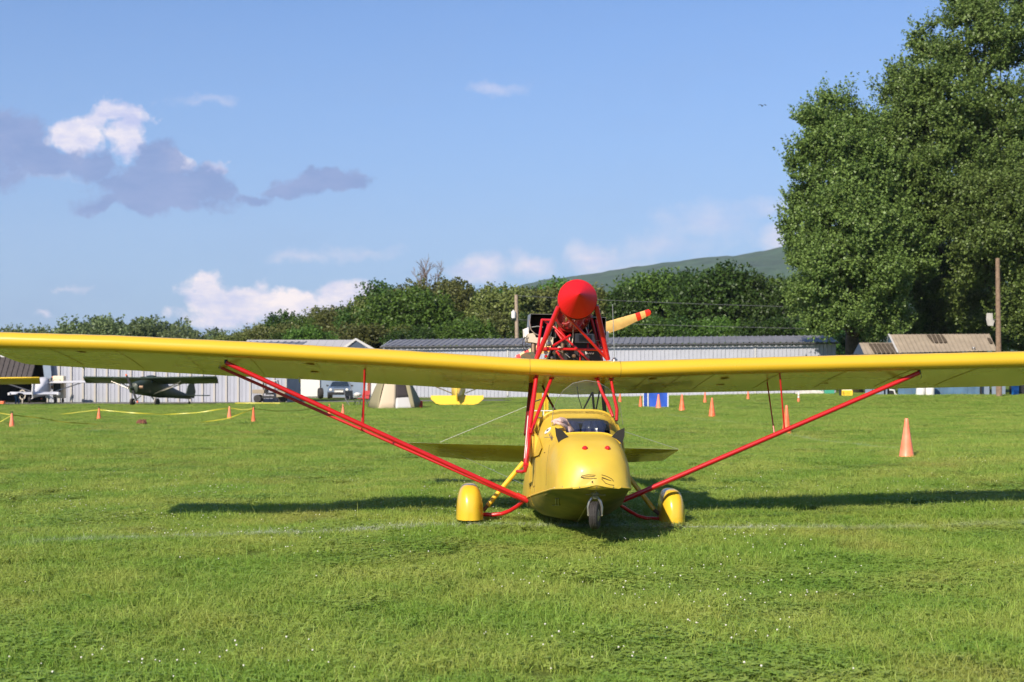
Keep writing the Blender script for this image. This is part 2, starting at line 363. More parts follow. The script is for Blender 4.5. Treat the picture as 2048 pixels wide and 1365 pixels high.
M['leaf_far'] = leaf_mat('far_tree_leaves', (.09, .14, .05), (.20, .26, .10))
M['bark'] = mat('bark', (.10, .075, .05), .9, var=.5, vscale=6, bump=.6)
M['hill'] = mat('wooded_hill', (.03, .075, .03), .95, var=.6, vscale=.02, var_c=(.012, .038, .02))

# ------------------------------------------------------------------ ground
def build_ground():
    ys = [-60, -20, 0, 3] + list(np.arange(5, 30, .35)) + list(np.arange(30, 60, 1)) + list(np.arange(60, 130, 4)) + [150, 200, 300, 500, 800, 1300, 2000, 3200, 3650]
    xs = sorted(set([-1550, -1000, -500, -250, -120, -80] + list(np.arange(-60, -14, 3)) + [round(v, 2) for v in np.arange(-14, 14, .4)] + list(np.arange(14, 61, 3)) + [80, 120, 250, 500, 1000, 2000, 3050]))
    v = [(x, y, gz(x, y)) for y in ys for x in xs]; n = len(xs)
    f = [(j*n+i, j*n+i+1, (j+1)*n+i+1, (j+1)*n+i) for j in range(len(ys)-1) for i in range(n-1)]
    b = MB(); b.add(v, f); o = b.build('ground', M['ground'], origin=(0, 0, 0)); tag(o, kind='structure')
build_ground()
def strip(name, pts_l, pts_r, m, dz=.012, step=1.5):
    """a flush sheet following the ground between two polylines given in (x,y)"""
    b = MB(); rings = []
    for (a, c) in zip(pts_l, pts_r):
        n = 5; rings.append([V(a[0]+(c[0]-a[0])*k/n, a[1]+(c[1]-a[1])*k/n, gz(a[0]+(c[0]-a[0])*k/n, a[1]+(c[1]-a[1])*k/n)+dz) for k in range(n+1)])
    b.loft(rings, False); return tag(b.build(name, m), kind='structure')
M['asphalt'] = mat('worn_asphalt', (.16, .145, .125), .9, var=.35, vscale=1.2, bump=.3)
M['gravel'] = mat('pale_gravel', (.42, .37, .30), .95, var=.3, vscale=2, bump=.5)
xs = np.arange(-75, 0.1, 3)
strip('taxiway', [(x, 84.2-.0*x) if x < -22 else (x, 84.2+(x+22)*.5) for x in xs], [(x, 77.5) if x < -22 else (x, 78.5+(x+22)*.55) for x in xs], M['asphalt'])
xs = np.arange(-18, 22.1, 2)
strip('gravel_path', [(x, 106.6) for x in xs], [(x, 103.9) for x in xs], M['gravel'])
xs = np.arange(21, 46, 1.5)
strip('gravel_yard', [(x, 93.9) for x in xs], [(x, 90.6+.4*math.sin(x)) for x in xs], M['gravel'])
xs = np.arange(15, 24, 1)
strip('dirt_track', [(x, 98.5-(x-15)*.5) for x in xs], [(x, 97.0-(x-15)*.55) for x in xs], M['gravel'])

# hill
def build_hill():
    prof = [(-400, 757), (300, 750), (700, 700), (900, 625), (1000, 592), (1050, 574), (1100, 562), (1180, 553), (1250, 541), (1330, 530), (1400, 521), (1450, 518), (1500, 509), (1560, 497), (1640, 480), (1800, 462), (2100, 440), (2500, 420), (3200, 470), (4200, 600)]
    def top(px):
        for (a, b) in zip(prof, prof[1:]):
            if a[0] <= px <= b[0]: t = (px-a[0])/(b[0]-a[0]); t = t*t*(3-2*t)*.4+t*.6; return a[1]+(b[1]-a[1])*t
        return 757
    D0 = 2600; rings = []
    for j in range(41):
        t = j/40; D = 1500+ (D0-1500)*t*1.0 if t <= 1 else D0
        row = []
        for px in range(-400, 4201, 10):
            hh = (757-top(px))/F*D0+H
            k = math.sin(min(1, t)*math.pi/2)**1.5
            X = (px-1024)/F*D0; n = mnoise.fractal((X*.004, D*.004, 0), 1, 2, 5)*9*t*(1-t)*4 + mnoise.noise((X*.05, D*.05, 1))*2.4
            row.append(V(X, D, hh*k + (n if hh > 5 else 0)-2*(1-t)))
        rings.append(row)
    rings.append([V(p.x, p.y+900, -5) for p in rings[-1]])
    b = MB(); b.loft(rings, False); tag(b.build('hill', M['hill'], smooth_=False, origin=(0, 2000, 0)), kind='structure')
build_hill()

# ------------------------------------------------------------------ grass
def blade_tile(seed, n, kind):
    r = np.random.RandomState(seed); S = .62/U
    x = (r.rand(n)-.5)*S; y = (r.rand(n)-.5)*S
    if kind == 'blade':
        h = r.gamma(4, .012, n)/U+.014; w = (.0013+.0015*r.rand(n))/U
        a = r.rand(n)*2*np.pi; lean = h*(.15+.95*r.rand(n)); b = r.rand(n)*2*np.pi
        ca, sa = np.cos(a)*w, np.sin(a)*w; lx, ly = np.cos(b)*lean, np.sin(b)*lean
        P = np.zeros((n, 5, 3))
        P[:, 0] = np.stack([x-ca, y-sa, 0*x-.01], 1); P[:, 1] = np.stack([x+ca, y+sa, 0*x-.01], 1)
        P[:, 2] = np.stack([x+ca*.8+lx*.35, y+sa*.8+ly*.35, h*.6], 1); P[:, 3] = np.stack([x-ca*.8+lx*.35, y-sa*.8+ly*.35, h*.6], 1)
        P[:, 4] = np.stack([x+lx, y+ly, h], 1)
        base = np.arange(n)[:, None]*5
        q = np.concatenate([base+np.array([0, 1, 2]), base+np.array([0, 2, 3]), base+np.array([3, 2, 4])])
        tone = np.repeat(r.rand(n), 5)
        return P.reshape(-1, 3), q, tone
    # clover: three round leaflets near level on a stalk
    h = (.025+.045*r.rand(n))/U; R = (.0065+.006*r.rand(n))/U; P = []; q = []; tone = []
    k = 0
    for i in range(n):
        a0 = r.rand()*6.28; tx, ty = (r.rand(2)-.5)*.5; tn = .35+r.rand()*.4
        for j in range(3):
            a = a0+j*2.09; cx, cy = x[i]+math.cos(a)*R[i]*1.05, y[i]+math.sin(a)*R[i]*1.05
            for (dx, dy) in ((-1, -.4), (-.2, -1), (1, -.7), (1, .7), (-.2, 1), (-1, .4)):
                ex, ey = (dx*math.cos(a)-dy*math.sin(a))*R[i]*.9, (dx*math.sin(a)+dy*math.cos(a))*R[i]*.9
                P.append((cx+ex, cy+ey, h[i]+(cx+ex-x[i])*tx+(cy+ey-y[i])*ty)); tone.append(tn)
            for t in ((0, 1, 2), (0, 2, 3), (0, 3, 4), (0, 4, 5)): q.append([k+v for v in t])
            k += 6
    return np.array(P), np.array(q), np.array(tone)
def build_grass():
    tiles = bpy.data.collections.new('grass_tiles')
    specs = [('blade', 1500)]*5 + [('blade', 1000)] + [('clover', 560)]*2
    for i, (k, n) in enumerate(specs):
        P, q, t = blade_tile(100+i, n, k)
        if k == 'clover':
            P2, q2, t2 = blade_tile(300+i, 800, 'blade'); q = np.concatenate([q, q2+len(P)]); P = np.concatenate([P, P2]); t = np.concatenate([t, t2])
        else:
            P2, q2, t2 = blade_tile(500+i, 110, 'clover'); q = np.concatenate([q, q2+len(P)]); P = np.concatenate([P, P2]); t = np.concatenate([t, t2])
        me = arr_mesh('grass_tile_%d' % i, P, q, M['blade'], t)
        tiles.objects.link(bpy.data.objects.new('tile_%02d' % i, me))
    r = np.random.RandomState(5); pts = []; rot = []; scl = []; idx = []; zs = []
    def lay(y0, y1, step, sc):
        y = y0
        while y < y1:
            hw = .375*y+1.2
            x = -hw
            while x < hw:
                X = x+(r.rand()-.5)*step*.7; Y = y+(r.rand()-.5)*step*.7
                x += step
                if Y > 70 and X < 0 and Y > 76+max(0, X+22)*.5: continue
                pts.append((X*U, Y*U, gz(X, Y)*U)); rot.append(r.rand()*6.283); s = sc*(.85+.35*r.rand()); scl.append(s)
                pn = mnoise.noise((X*.55, Y*.45, 9.2)); zs.append(s*(.45+.65*(.5+.5*mnoise.noise((X*.8, Y*.7, 2.2))))/ (1 if sc < 1.2 else sc*.8))
                idx.append((6+r.randint(2)) if pn > -.02 + .6*r.rand() else r.randint(6))
            y += step
    lay(5.0, 16, .40, 1.0); lay(16, 34, .47, 1.05); lay(34, 62, .62, 1.35); lay(62, 103, 1.05, 2.3)
    me = bpy.data.meshes.new('grass'); me.vertices.add(len(pts)); me.vertices.foreach_set('co', np.array(pts, dtype=np.float32).ravel())
    for nm, ty, d in (('rot', 'FLOAT', rot), ('scl', 'FLOAT', scl), ('zs', 'FLOAT', zs), ('idx', 'INT', idx)):
        a = me.attributes.new(nm, ty, 'POINT'); a.data.foreach_set('value', np.array(d))
    o = bpy.data.objects.new('grass', me); col.objects.link(o)
    g = bpy.data.node_groups.new('grass_scatter', 'GeometryNodeTree'); g.interface.new_socket('Geometry', in_out='INPUT', socket_type='NodeSocketGeometry'); g.interface.new_socket('Geometry', in_out='OUTPUT', socket_type='NodeSocketGeometry')
    N = g.nodes; L = g.links; gi = N.new('NodeGroupInput'); go = N.new('NodeGroupOutput')
    ip = N.new('GeometryNodeInstanceOnPoints'); ci = N.new('GeometryNodeCollectionInfo'); ci.inputs[0].default_value = tiles; ci.inputs['Separate Children'].default_value = True; ci.inputs['Reset Children'].default_value = True
    def na(nm, ty='FLOAT'):
        x = N.new('GeometryNodeInputNamedAttribute'); x.data_type = ty; x.inputs[0].default_value = nm; return x.outputs[0]
    cr = N.new('ShaderNodeCombineXYZ'); L.new(na('rot'), cr.inputs[2]); cs = N.new('ShaderNodeCombineXYZ'); s = na('scl'); L.new(s, cs.inputs[0]); L.new(s, cs.inputs[1]); L.new(na('zs'), cs.inputs[2])
    L.new(gi.outputs[0], ip.inputs['Points']); L.new(ci.outputs[0], ip.inputs['Instance']); ip.inputs['Pick Instance'].default_value = True
    L.new(na('idx', 'INT'), ip.inputs['Instance Index']); L.new(cr.outputs[0], ip.inputs['Rotation']); L.new(cs.outputs[0], ip.inputs['Scale']); L.new(ip.outputs[0], go.inputs[0])
    md = o.modifiers.new('scatter', 'NODES'); md.node_group = g
    tag(o, 'mown green meadow grass with clover leaves', 'grass', kind='stuff')
build_grass()
def build_flowers():
    r = random.Random(11); b = MB()
    M['flower'] = mat('white_clover_flower', (.72, .68, .60), .8)
    t = (1+5**.5)/2; iv = [Vector(p).normalized() for p in [(-1, t, 0), (1, t, 0), (-1, -t, 0), (1, -t, 0), (0, -1, t), (0, 1, t), (0, -1, -t), (0, 1, -t), (t, 0, -1), (t, 0, 1), (-t, 0, -1), (-t, 0, 1)]]
    fc = [(0, 11, 5), (0, 5, 1), (0, 1, 7), (0, 7, 10), (0, 10, 11), (1, 5, 9), (5, 11, 4), (11, 10, 2), (10, 7, 6), (7, 1, 8), (3, 9, 4), (3, 4, 2), (3, 2, 6), (3, 6, 8), (3, 8, 9), (4, 9, 5), (2, 4, 11), (6, 2, 10), (8, 6, 7), (9, 8, 1)]
    n = 0
    while n < 800:
        Y = 6.6+r.random()**.9*16; X = (r.random()*2-1)*(.37*Y)
        k = mnoise.noise((X*.5, Y*.5, 4.4))+.5*mnoise.noise((X*1.7, Y*1.7, 1.4)) - (.22 if X > 1.2 else 0)
        if k < -.25+.6*r.random(): continue
        n += 1
        c = V(X, Y, gz(X, Y)+.036+.03*r.random()); s = (.004+.0035*r.random())/U
        b.add([c+p*s for p in iv], fc)
    tag(b.build('clover_flowers', M['flower'], origin=(0, 0, 0)), 'small white clover flower heads dotted through the grass', 'flowers', kind='stuff')
build_flowers()

# ------------------------------------------------------------------ air
def build_haze():
    m = bpy.data.materials.new('haze_air'); m.use_nodes = True; N = m.node_tree.nodes; L = m.node_tree.links; N.clear()
    v = N.new('ShaderNodeVolumePrincipled'); v.inputs['Color'].default_value = (.86, .92, 1, 1); v.inputs['Density'].default_value = HAZE; v.inputs['Anisotropy'].default_value = 0
    o = N.new('ShaderNodeOutputMaterial'); L.new(v.outputs[0], o.inputs['Volume'])
    b = MB(); xa, x, y0, y1, z0, z1 = -1600, 3100, -80, 3700, -7, 380
    b.box(((xa+x)/2, (y0+y1)/2, (z0+z1)/2), (x-xa, y1-y0, z1-z0)); h = b.build('haze', m, smooth_=False, origin=(0, 0, 0)); tag(h, kind='stuff')
HAZE = .00006
build_haze()
# ------------------------------------------------------------------ the yellow flying-boat style light aeroplane
YAW = math.radians(3.3); AO = V(.58, 13.9, 0)
FW = V(math.sin(YAW), -math.cos(YAW), 0); RT = V(math.cos(YAW), math.sin(YAW), 0)
def Q(a, b, z): return AO+FW*a+RT*b+V(0, 0, z)                 # station a forward, b to photo right, z up
def S(px, py, a):
    """point of station plane a seen at that pixel"""
    u = (px-1024)/F; X0 = AO.x+a*FW.x; Y0 = AO.y+a*FW.y
    b = (u*Y0-X0)/(RT.x-u*RT.y); Y = Y0+b*RT.y
    return V(X0+b*RT.x, Y, H-(py-757)/F*Y)
def bz(px, py, a): p = S(px, py, a); d = p-AO; return d.dot(RT), p.z
plane = thing('yellow_aeroplane', Q(0, 0, 0), 'yellow high-wing aeroplane with red struts and a cat face on its nose', 'aeroplane')

def interp(tab, a):
    for p, q in zip(tab, tab[1:]):
        if q[0] <= a <= p[0]:
            t = (p[0]-a)/(p[0]-q[0]); return [x+(y-x)*t for x, y in zip(p[1:], q[1:])]
    return tab[-1][1:]
# a, half width at chine, half width of shoulder, chine z, keel z, top z, squareness
ST = [(2.10, .10, .06, .535, .515, .60, 1.0), (2.08, .20, .16, .522, .50, .68, .9), (2.02, .275, .245, .512, .485, .755, .8), (1.92, .318, .30, .502, .455, .825, .72), (1.76, .338, .33, .487, .41, .885, .66), (1.55, .352, .348, .462, .35, .922, .62),
      (1.36, .366, .362, .437, .30, .938, .60), (1.30, .372, .366, .43, .285, .94, .60), (1.05, .40, .39, .395, .21, .995, .58), (.78, .43, .418, .355, .135, 1.06, .56), (.60, .445, .432, .33, .095, 1.10, .55)]
SR = [(.60, .448, .442, .33, .095, 1.125, .55), (.30, .456, .448, .29, .075, 1.10, .6), (-.2, .452, .44, .235, .075, 1.02, .7), (-.8, .43, .40, .20, .09, .90, .8), (-1.5, .34, .30, .22, .16, .74, .9), (-2.1, .2, .17, .28, .24, .58, 1.0), (-2.5, .05, .04, .36, .33, .46, 1.0)]
KT = 14
def ring(row, a, grow=0):
    h, hs, zc, zk, zt, p = row; L_ = []
    # keel -> chine (right), side, top, mirrored; order: keel, right..., top, left...
    w = min(1, max(0, (1.8-a)/1.3))
    right = [(0, zk), (h*.30, zk+(zc-zk)*(.27-.20*w)), (h*.66, zk+(zc-zk)*(.62-.38*w)), (h*(.97-.04*w), zc-.012-(zc-zk)*.34*w), (h, zc)]
    for k in range(1, KT+1):
        t = (1-(1-k/KT)**1.7)*math.pi/2 if k < KT else math.pi/2
        bb = max(0, math.cos(t))**(p*.80); zz = math.sin(t)**(p*1.15)
        hh = h+(hs-h)*min(1, zz*1.4)
        right.append(((hh+grow)*bb, zc+(zt+grow-zc)*zz))
    top = right.pop()
    left = [(-x, z) for x, z in reversed(right[1:])]
    return [Q(a, x, z) for x, z in right+[(0, top[1])]+left]
def stations(tab, n):
    out = []
    for (p, q) in zip(tab, tab[1:]):
        for i in range(n): a = p[0]+(q[0]-p[0])*i/n; out.append((a, interp(tab, a)))
    out.append((tab[-1][0], tab[-1][1:])); return out
NR = 2*(4+KT)
front = stations(ST, 2)
itop = 4+KT
ring_as = [a for a, _ in front]
def skip_front(i, k):
    a0, a1 = ring_as[i], ring_as[i+1]
    return a1 >= .77 and a0 <= 1.31 and (itop-6 <= k < itop+4)
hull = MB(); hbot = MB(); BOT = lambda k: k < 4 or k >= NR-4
hull.loft([ring(r, a) for a, r in front], True, False, lambda i, k: skip_front(i, k) or BOT(k))
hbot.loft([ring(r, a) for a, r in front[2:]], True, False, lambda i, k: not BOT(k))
hull.loft([ring(r, a) for a, r in front[:3]], True, False, lambda i, k: not BOT(k))
nose = [Q(2.12, 0, .545)]; r0 = ring(front[0][1], front[0][0]); hull.add(nose+r0, [(0, 1+k, 1+(k+1) % NR) for k in range(NR)])
rear = stations(SR, 2)
hull.loft([ring(r, a) for a, r in rear], True, True, lambda i, k: BOT(k))
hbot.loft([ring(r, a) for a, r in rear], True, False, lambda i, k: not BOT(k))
# rim step between the front deck and the rear deck
hull.loft([ring(front[-1][1], .6), ring(rear[0][1], .6, .002), ring(rear[0][1], .575, .012)], True)
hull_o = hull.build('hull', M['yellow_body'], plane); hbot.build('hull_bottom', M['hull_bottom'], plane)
# cockpit interior
ck = MB()
def deck(a, k):  # point of hull surface
    return ring(interp(ST, a), a)[k]
kl, kr = itop-6, itop+4
aa = [1.31, 1.05, .78]
for k in (kl, kr):
    ck.loft([[deck(a, k) for a in (1.30, 1.05, .78)], [deck(a, k)-V(0, 0, .38) for a in (1.30, 1.05, .78)]], False)
ck.loft([[deck(1.30, k) for k in range(kl, kr+1)], [deck(1.30, k)-V(0, 0, .38)-FW*.0 for k in range(kl, kr+1)]], False)
ck.loft([[deck(.78, k) for k in range(kl, kr+1)], [V(deck(.78, k).x, deck(.78, k).y, deck(.78, itop).z-.42) for k in range(kl, kr+1)]], False)
ck.build('cockpit_liner', M['black'], plane)
# seat backs of quilted dark vinyl
for sx in (-1, 1):
    st = MB(); rows = []
    for j in range(9):
        z = .74+.30*j/8; a = .98-.14*j/8; w = .165 if j < 7 else .15-.03*(j-7)
        rows.append([Q(a+.022*math.sin(math.pi*(i/10))**.5-(.02 if j == 8 else 0)+.008*math.sin(i*2.4+j), sx*.125-w*.72+2*w*.72*i/10, z) for i in range(11)])
    st.loft(rows, False); st.build('seat_back', M['navy'], plane)
# padded headrest roll at the rear lip of the opening
hr = MB(); hr.tube([Q(.80, -.24+.48*i/8, 1.018-.02*abs(i-4)/4) for i in range(9)], .02, 8); hr.build('seat_roll', M['navy'], plane)
# coaming lip in front of cockpit
lip = MB(); lip.tube([deck(1.31, k)+V(0, 0, .006) for k in range(kl-3, kr+4)], .010, 8); lip.build('coaming_lip', M['yellow'], plane)
# rear deck rim
rim = MB(); rim.tube([ring(rear[0][1], .585, .006)[k] for k in range(6, NR-4)], .010, 8); rim.build('deck_rim', M['yellow'], plane)
# chine strip
ch = MB()
for k in (4, NR-4):
    ch.tube([ring(r, a)[k] for a, r in front[2:]]+[ring(r, a)[k] for a, r in rear[:-1]], .007, 6)
ch.build('chine_strip', M['yellow_body'], plane)
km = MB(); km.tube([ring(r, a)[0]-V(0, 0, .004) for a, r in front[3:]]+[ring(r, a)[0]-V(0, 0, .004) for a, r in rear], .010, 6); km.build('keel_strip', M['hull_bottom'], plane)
# helper: push a point on the nose surface along the view ray
from mathutils.bvhtree import BVHTree
hb = BVHTree.FromPolygons([tuple(p) for p in hull.v+hbot.v], hull.f+[tuple(i+len(hull.v) for i in f) for f in hbot.f])
EYE = V(0, 0, H)
def onhull(px, py, off=.003):
    d = (at(px, py, 1)-EYE).normalized(); hit = hb.ray_cast(EYE, d)
    if hit[0] is None: return None, None
    n = hit[1] if hit[1].dot(d) < 0 else -hit[1]
    return hit[0]+n*off, n
# cat ears
for pts, nm in (([(1110, 855), (1124, 861), (1137, 874), (1128, 878), (1117, 886), (1112, 872)], 'l'), ([(1249, 856), (1235, 862), (1223, 874), (1233, 879), (1244, 888), (1249, 872)], 'r')):
    e = MB(); e.plate([S(x, y, 1.50) for x, y in pts], .012, FW); e.build('cat_ear', M['ear'], plane, False)
# eyes: red domed lenses in a small collar
for ex in (1170, 1215):
    p, n = onhull(ex, 898, 0)
    if p is not None:
        ax = (n*.35+FW).normalized()
        e = MB(); e.lathe(p-ax*.01, ax, [(.026, 0), (.026, .012), (.021, .016)], 16); eo = e.build('eye_collar', M['red'], plane)
        l = MB(); l.lathe(p, ax, [(.020, 0), (.019, .012), (.013, .022), (.004, .027)], 16); l.build('eye_lens', M['lens_red'], eo)
# drawn whiskers, nose mark
def stroke(name, pts, r=.0026):
    P = []
    for (a, b) in zip(pts, pts[1:]):
        for i in range(4):
            t = i/4; p, n = onhull(a[0]+(b[0]-a[0])*t, a[1]+(b[1]-a[1])*t, .0015)
            if p is not None: P.append(p)
    p, n = onhull(*pts[-1], .0015)
    if p is not None: P.append(p)
    if len(P) > 1: b = MB(); b.tube(P, r, 5); b.build(name, M['pencil'], plane)
for w in ([(1191, 951), (1176, 950), (1164, 952), (1162, 955)], [(1189, 953.5), (1175, 954), (1161, 955), (1168, 957)], [(1193, 957.5), (1180, 958), (1166, 957)],
          [(1203, 950), (1213, 953), (1223, 958), (1227, 963)], [(1204, 955), (1214, 959), (1222, 962), (1203, 956)], [(1203, 958), (1211, 967), (1220, 970), (1228, 971)]):
    stroke('whisker_mark', w)
b = MB(); p, n = onhull(1185, 965, .002); b.plate([p+RT*x+V(0, 0, z) for x, z in ((-.011, .003), (.004, .014), (.001, .002), (.014, -.012), (.002, -.010))], .004, n); b.build('nose_mark', M['pencil'], plane, False)
p, n = onhull(1090, 906, .002)
if p is not None:
    b = MB(); b.plate([p+RT*x+V(0, 0, z) for x, z in ((-.010, 0), (.012, .008), (.010, -.002), (.014, -.010))], .004, n); b.build('latch_mark', M['pencil'], plane, False)
M['hull_seam'] = mat('hull_panel_seam', (.22, .15, .03), .7)
def hseam(pts, r=.0022, name='panel_seam', m='hull_seam'):
    P = []
    for (a, b) in zip(pts, pts[1:]):
        for i in range(5):
            p, n = onhull(a[0]+(b[0]-a[0])*i/5, a[1]+(b[1]-a[1])*i/5, .001)
            if p is not None: P.append(p)
    if len(P) > 1: g = MB(); g.tube(P, r, 5); g.build(name, M[m], plane)
hseam([(1099, 890), (1094, 930), (1092, 982)]); hseam([(1072, 918), (1070, 960), (1069, 990)]); hseam([(1236, 888), (1250, 930), (1253, 974)], .0016)
for sgn in ([(1058, 968), (1062, 974)], [(1062, 972), (1060, 980)], [(1065, 966), (1067, 975), (1071, 971)], [(1071, 912), (1070, 920)]): hseam(sgn, .0022, 'scratch_mark', 'pencil')
for t_ in range(9):
    p, n = onhull(1108+t_*17, 975.2-abs(t_-5)*.2+(1.5 if t_ == 0 else 0), .001)
    if p is not None: b = MB(); b.lathe(p-n*.002, n, [(.006, 0), (.005, .004)], 8); b.build('rivet', M['metal'], plane)
# round white dial decal with small black figures on the deck
p, n = onhull(1096, 862, .004)
if p is not None:
    b = MB(); b.lathe(p-n*.003, n, [(.040, 0), (.040, .004)], 24); d = b.build('dial_plate', M['white'], plane)
    b = MB(); uu = n.cross(V(0, 0, 1)).normalized(); vv = n.cross(uu).normalized()
    for dx, dy, w, h in ((-.010, -.002, .010, .016), (.010, -.002, .010, .016), (0, .002, .010, .006), (.002, .012, .004, .008)):
        b.plate([p+n*.004+uu*(dx+sx*w/2)+vv*(dy+sy*h/2) for sx, sy in ((-1, -1), (1, -1), (1, 1), (-1, 1))], .003, n)
    b.build('dial_figures', M['black'], d, False)
# control rods beside the dial
b = MB(); b.tube([S(1098, 868, 1.15), S(1103, 880, 1.2), S(1105, 886, 1.25)], .004, 6); b.tube([S(1101, 866, 1.15), S(1106, 884, 1.25)], .003, 6); b.tube([S(1088, 875, 1.2), S(1109, 875, 1.2)], .003, 6)
b.build('control_rod', M['metal'], plane)
# left side fairing panel standing off the hull
pl = [(1058, 856), (1066, 860), (1080, 876), (1086, 897), (1080, 911), (1071, 914), (1053, 917), (1058, 908)]
def onside(x, y, o=.012):
    p, n = onhull(x, y, o)
    return p if p is not None else S(x, y, .75)
b = MB(); b.plate([onside(x, y) for x, y in pl], .014, FW+RT*-.6); b.build('side_fairing', M['yellow_body'], plane, False)
b = MB(); b.plate([onside(x, y, .035) for x, y in ((1062, 877), (1068, 879), (1067, 885), (1062, 883))], .004, FW); b.build('side_marking', M['grey'], plane, False)
# belly fitting
b = MB()
for x in (1112, 1117):
    p1, n = onhull(x, 996, .006); p2, n2 = onhull(x, 1010, .006)
    if p1 is not None and p2 is not None: b.tube([p1, p2], .005, 6)
p1, n = onhull(1105, 1010, .006); p2, n2 = onhull(1120, 1009, .006)
if p1 is not None and p2 is not None: b.tube([p1, p2], .004, 6)
if b.v: b.build('towing_bracket', M['metal'], plane)
# windscreen: thin curved clear sheet with a fine rim
ws = MB(); arc = [(1103, 862), (1104, 840), (1107, 818), (1114, 800), (1127, 781), (1146, 767), (1172, 761), (1196, 765), (1216, 777), (1232, 793), (1240, 812), (1243, 832), (1246, 850)]
def wsp(x, y): t = (x-1174)/72; return S(x, y, 1.22-.30*t*t-.04)
top = [wsp(x, y) for x, y in arc]; bot = [wsp(x, 868-10*(1-((x-1174)/72)**2)) for x, y in arc]
rows = [[b_.lerp(t_, k/6) for b_, t_ in zip(bot, top)] for k in range(7)]
ws.loft(rows, False); ws.v = ws.v; wso = ws.build('windscreen', M['glass'], plane)
b = MB(); b.tube(top, .0026, 6); b.build('windscreen_rim', mat('clear_plastic_edge', (.25, .24, .20), .2), wso)

# nose wheel
NW = bz(1190, 1031, 1.95)
hub = Q(1.95, NW[0], NW[1]); ax = (RT*1+FW*.30).normalized()
b = MB(); R = .118
prof = [(.055, -.030), (.082, -.036), (.105, -.034), (.116, -.024), (.118, -.015), (.114, -.0135), (.118, -.012), (.119, -.004), (.114, -.0025), (.114, .0025), (.119, .004), (.118, .012), (.114, .0135), (.118, .015), (.116, .024), (.105, .034), (.082, .036), (.055, .030)]
b.lathe(hub, ax, prof, 36); wo = thing('nose_wheel', hub, None, None)
wo.parent = plane; wo.location = (hub-WP[plane.name])*U
b.build('tyre', M['rubber'], wo)
b = MB(); b.lathe(hub, ax, [(.02, -.04), (.05, -.03), (.057, -.012), (.057, .012), (.05, .03), (.02, .04)], 20); b.tube([hub-ax*.062, hub+ax*.062], .009, 8); b.build('hub', M['brass'], wo)
b = MB(); tp = hub+V(0, 0, .150)
for s in (-1, 1):
    b.tube([hub+ax*.056*s, hub+ax*.058*s+V(0, 0, .07), hub+ax*.045*s+V(0, 0, .118), tp+ax*.022*s, tp], [.010, .012, .013, .014, .014], 8)
b.build('fork', M['metal'], wo)
b = MB(); b.lathe(tp-V(0, 0, .01), (0, 0, 1), [(.030, 0), (.033, .02), (.026, .03), (.034, .04), (.030, .055), (.022, .075)], 16); b.tube([tp+V(0, 0, .022)-ax*.08, tp+V(0, 0, .022)+ax*.09], .004, 6); b.build('swivel', M['brass'], wo)

# main gear -------------------------------------------------
def pant(pxc, y0, y1, w, a, name='wheel_fairing'):
    bl, zt = bz(pxc, y0, a+.12); _, zb = bz(pxc, y1, a+.22)
    b = MB(); rings = []
    for i in range(19):
        t = (i/18)**2; s = a+.27-.78*t
        k = math.sqrt(max(0, 1-(1-min(1, t/.25))**2)) if t < .25 else 1-((t-.25)/.75)**3
        hw = w/2*(.16+.84*k)*(1 if t < .5 else 1-.35*(t-.5)*2); h = (zt-zb)*(.24+.76*k)
        base = zb+(0 if t < .35 else .10*((t-.35)/.65)); r = []
        for j in range(20):
            th = j/19*math.pi
            r.append(Q(s, bl-hw*math.copysign(abs(math.cos(th))**.62, math.cos(th)), base+h*math.sin(th)**.85 * (1 if base == zb else (1-.25*(t-.35)))))
        rings.append(r)
    b.loft(rings, False)
    f = rings[0]; b.add(f, [tuple(range(len(f)))]); b.add(rings[-1], [tuple(range(len(f)))])
    o = b.build(name, M['yellow'], plane)
    wb = MB(); hubp = Q(a-.02, bl, .165+.02*(1 if pxc < 1100 else -1)); wr = .165
    wb.lathe(hubp, RT, [(.07, -.05), (.12, -.062), (.152, -.05), (wr, -.025), (wr, .025), (.152, .05), (.12, .062), (.07, .05)], 28)
    wb.build('main_tyre', M['rubber'], plane)
    return bl
pant(940, 970, 1041, .262, .06); pant(1346, 980, 1053, .245, .0)
g = MB(); g.tube([S(1050, 1000, .3), S(1036, 1012, .2), S(1020, 1022, .12), S(1004, 1028, .08), S(985, 1030, .05), S(958, 1029, .03)], .020, 12); g.build('axle_tube', M['red'], plane)
g = MB(); g.tube([S(1238, 1009, .25), S(1258, 1022, .15), S(1275, 1032, .08), S(1292, 1037, .05), S(1325, 1038, .0)], .017, 12); g.build('axle_tube', M['red'], plane)
for pts, dk in (([(1046, 926), (975, 1012)], [(975, 1012), (966, 1022)]), ([(1240, 932), (1308, 1020)], [(1308, 1020), (1318, 1028)])):
    g = MB(); p, q = S(*pts[0], -.15), S(*pts[1], 0); g.tube([p, q], .024, 12)
    lg = g.build('oleo_leg', M['yellow'], plane); g = MB(); g.tube([S(*dk[0], 0), S(*dk[1], 0)], .020, 10); g.build('leg_end', M['exhaust'], lg); g = MB(); g.tube([p.lerp(q, .62), p.lerp(q, .66)], .028, 12); g.build('leg_collar', M['exhaust'], lg)
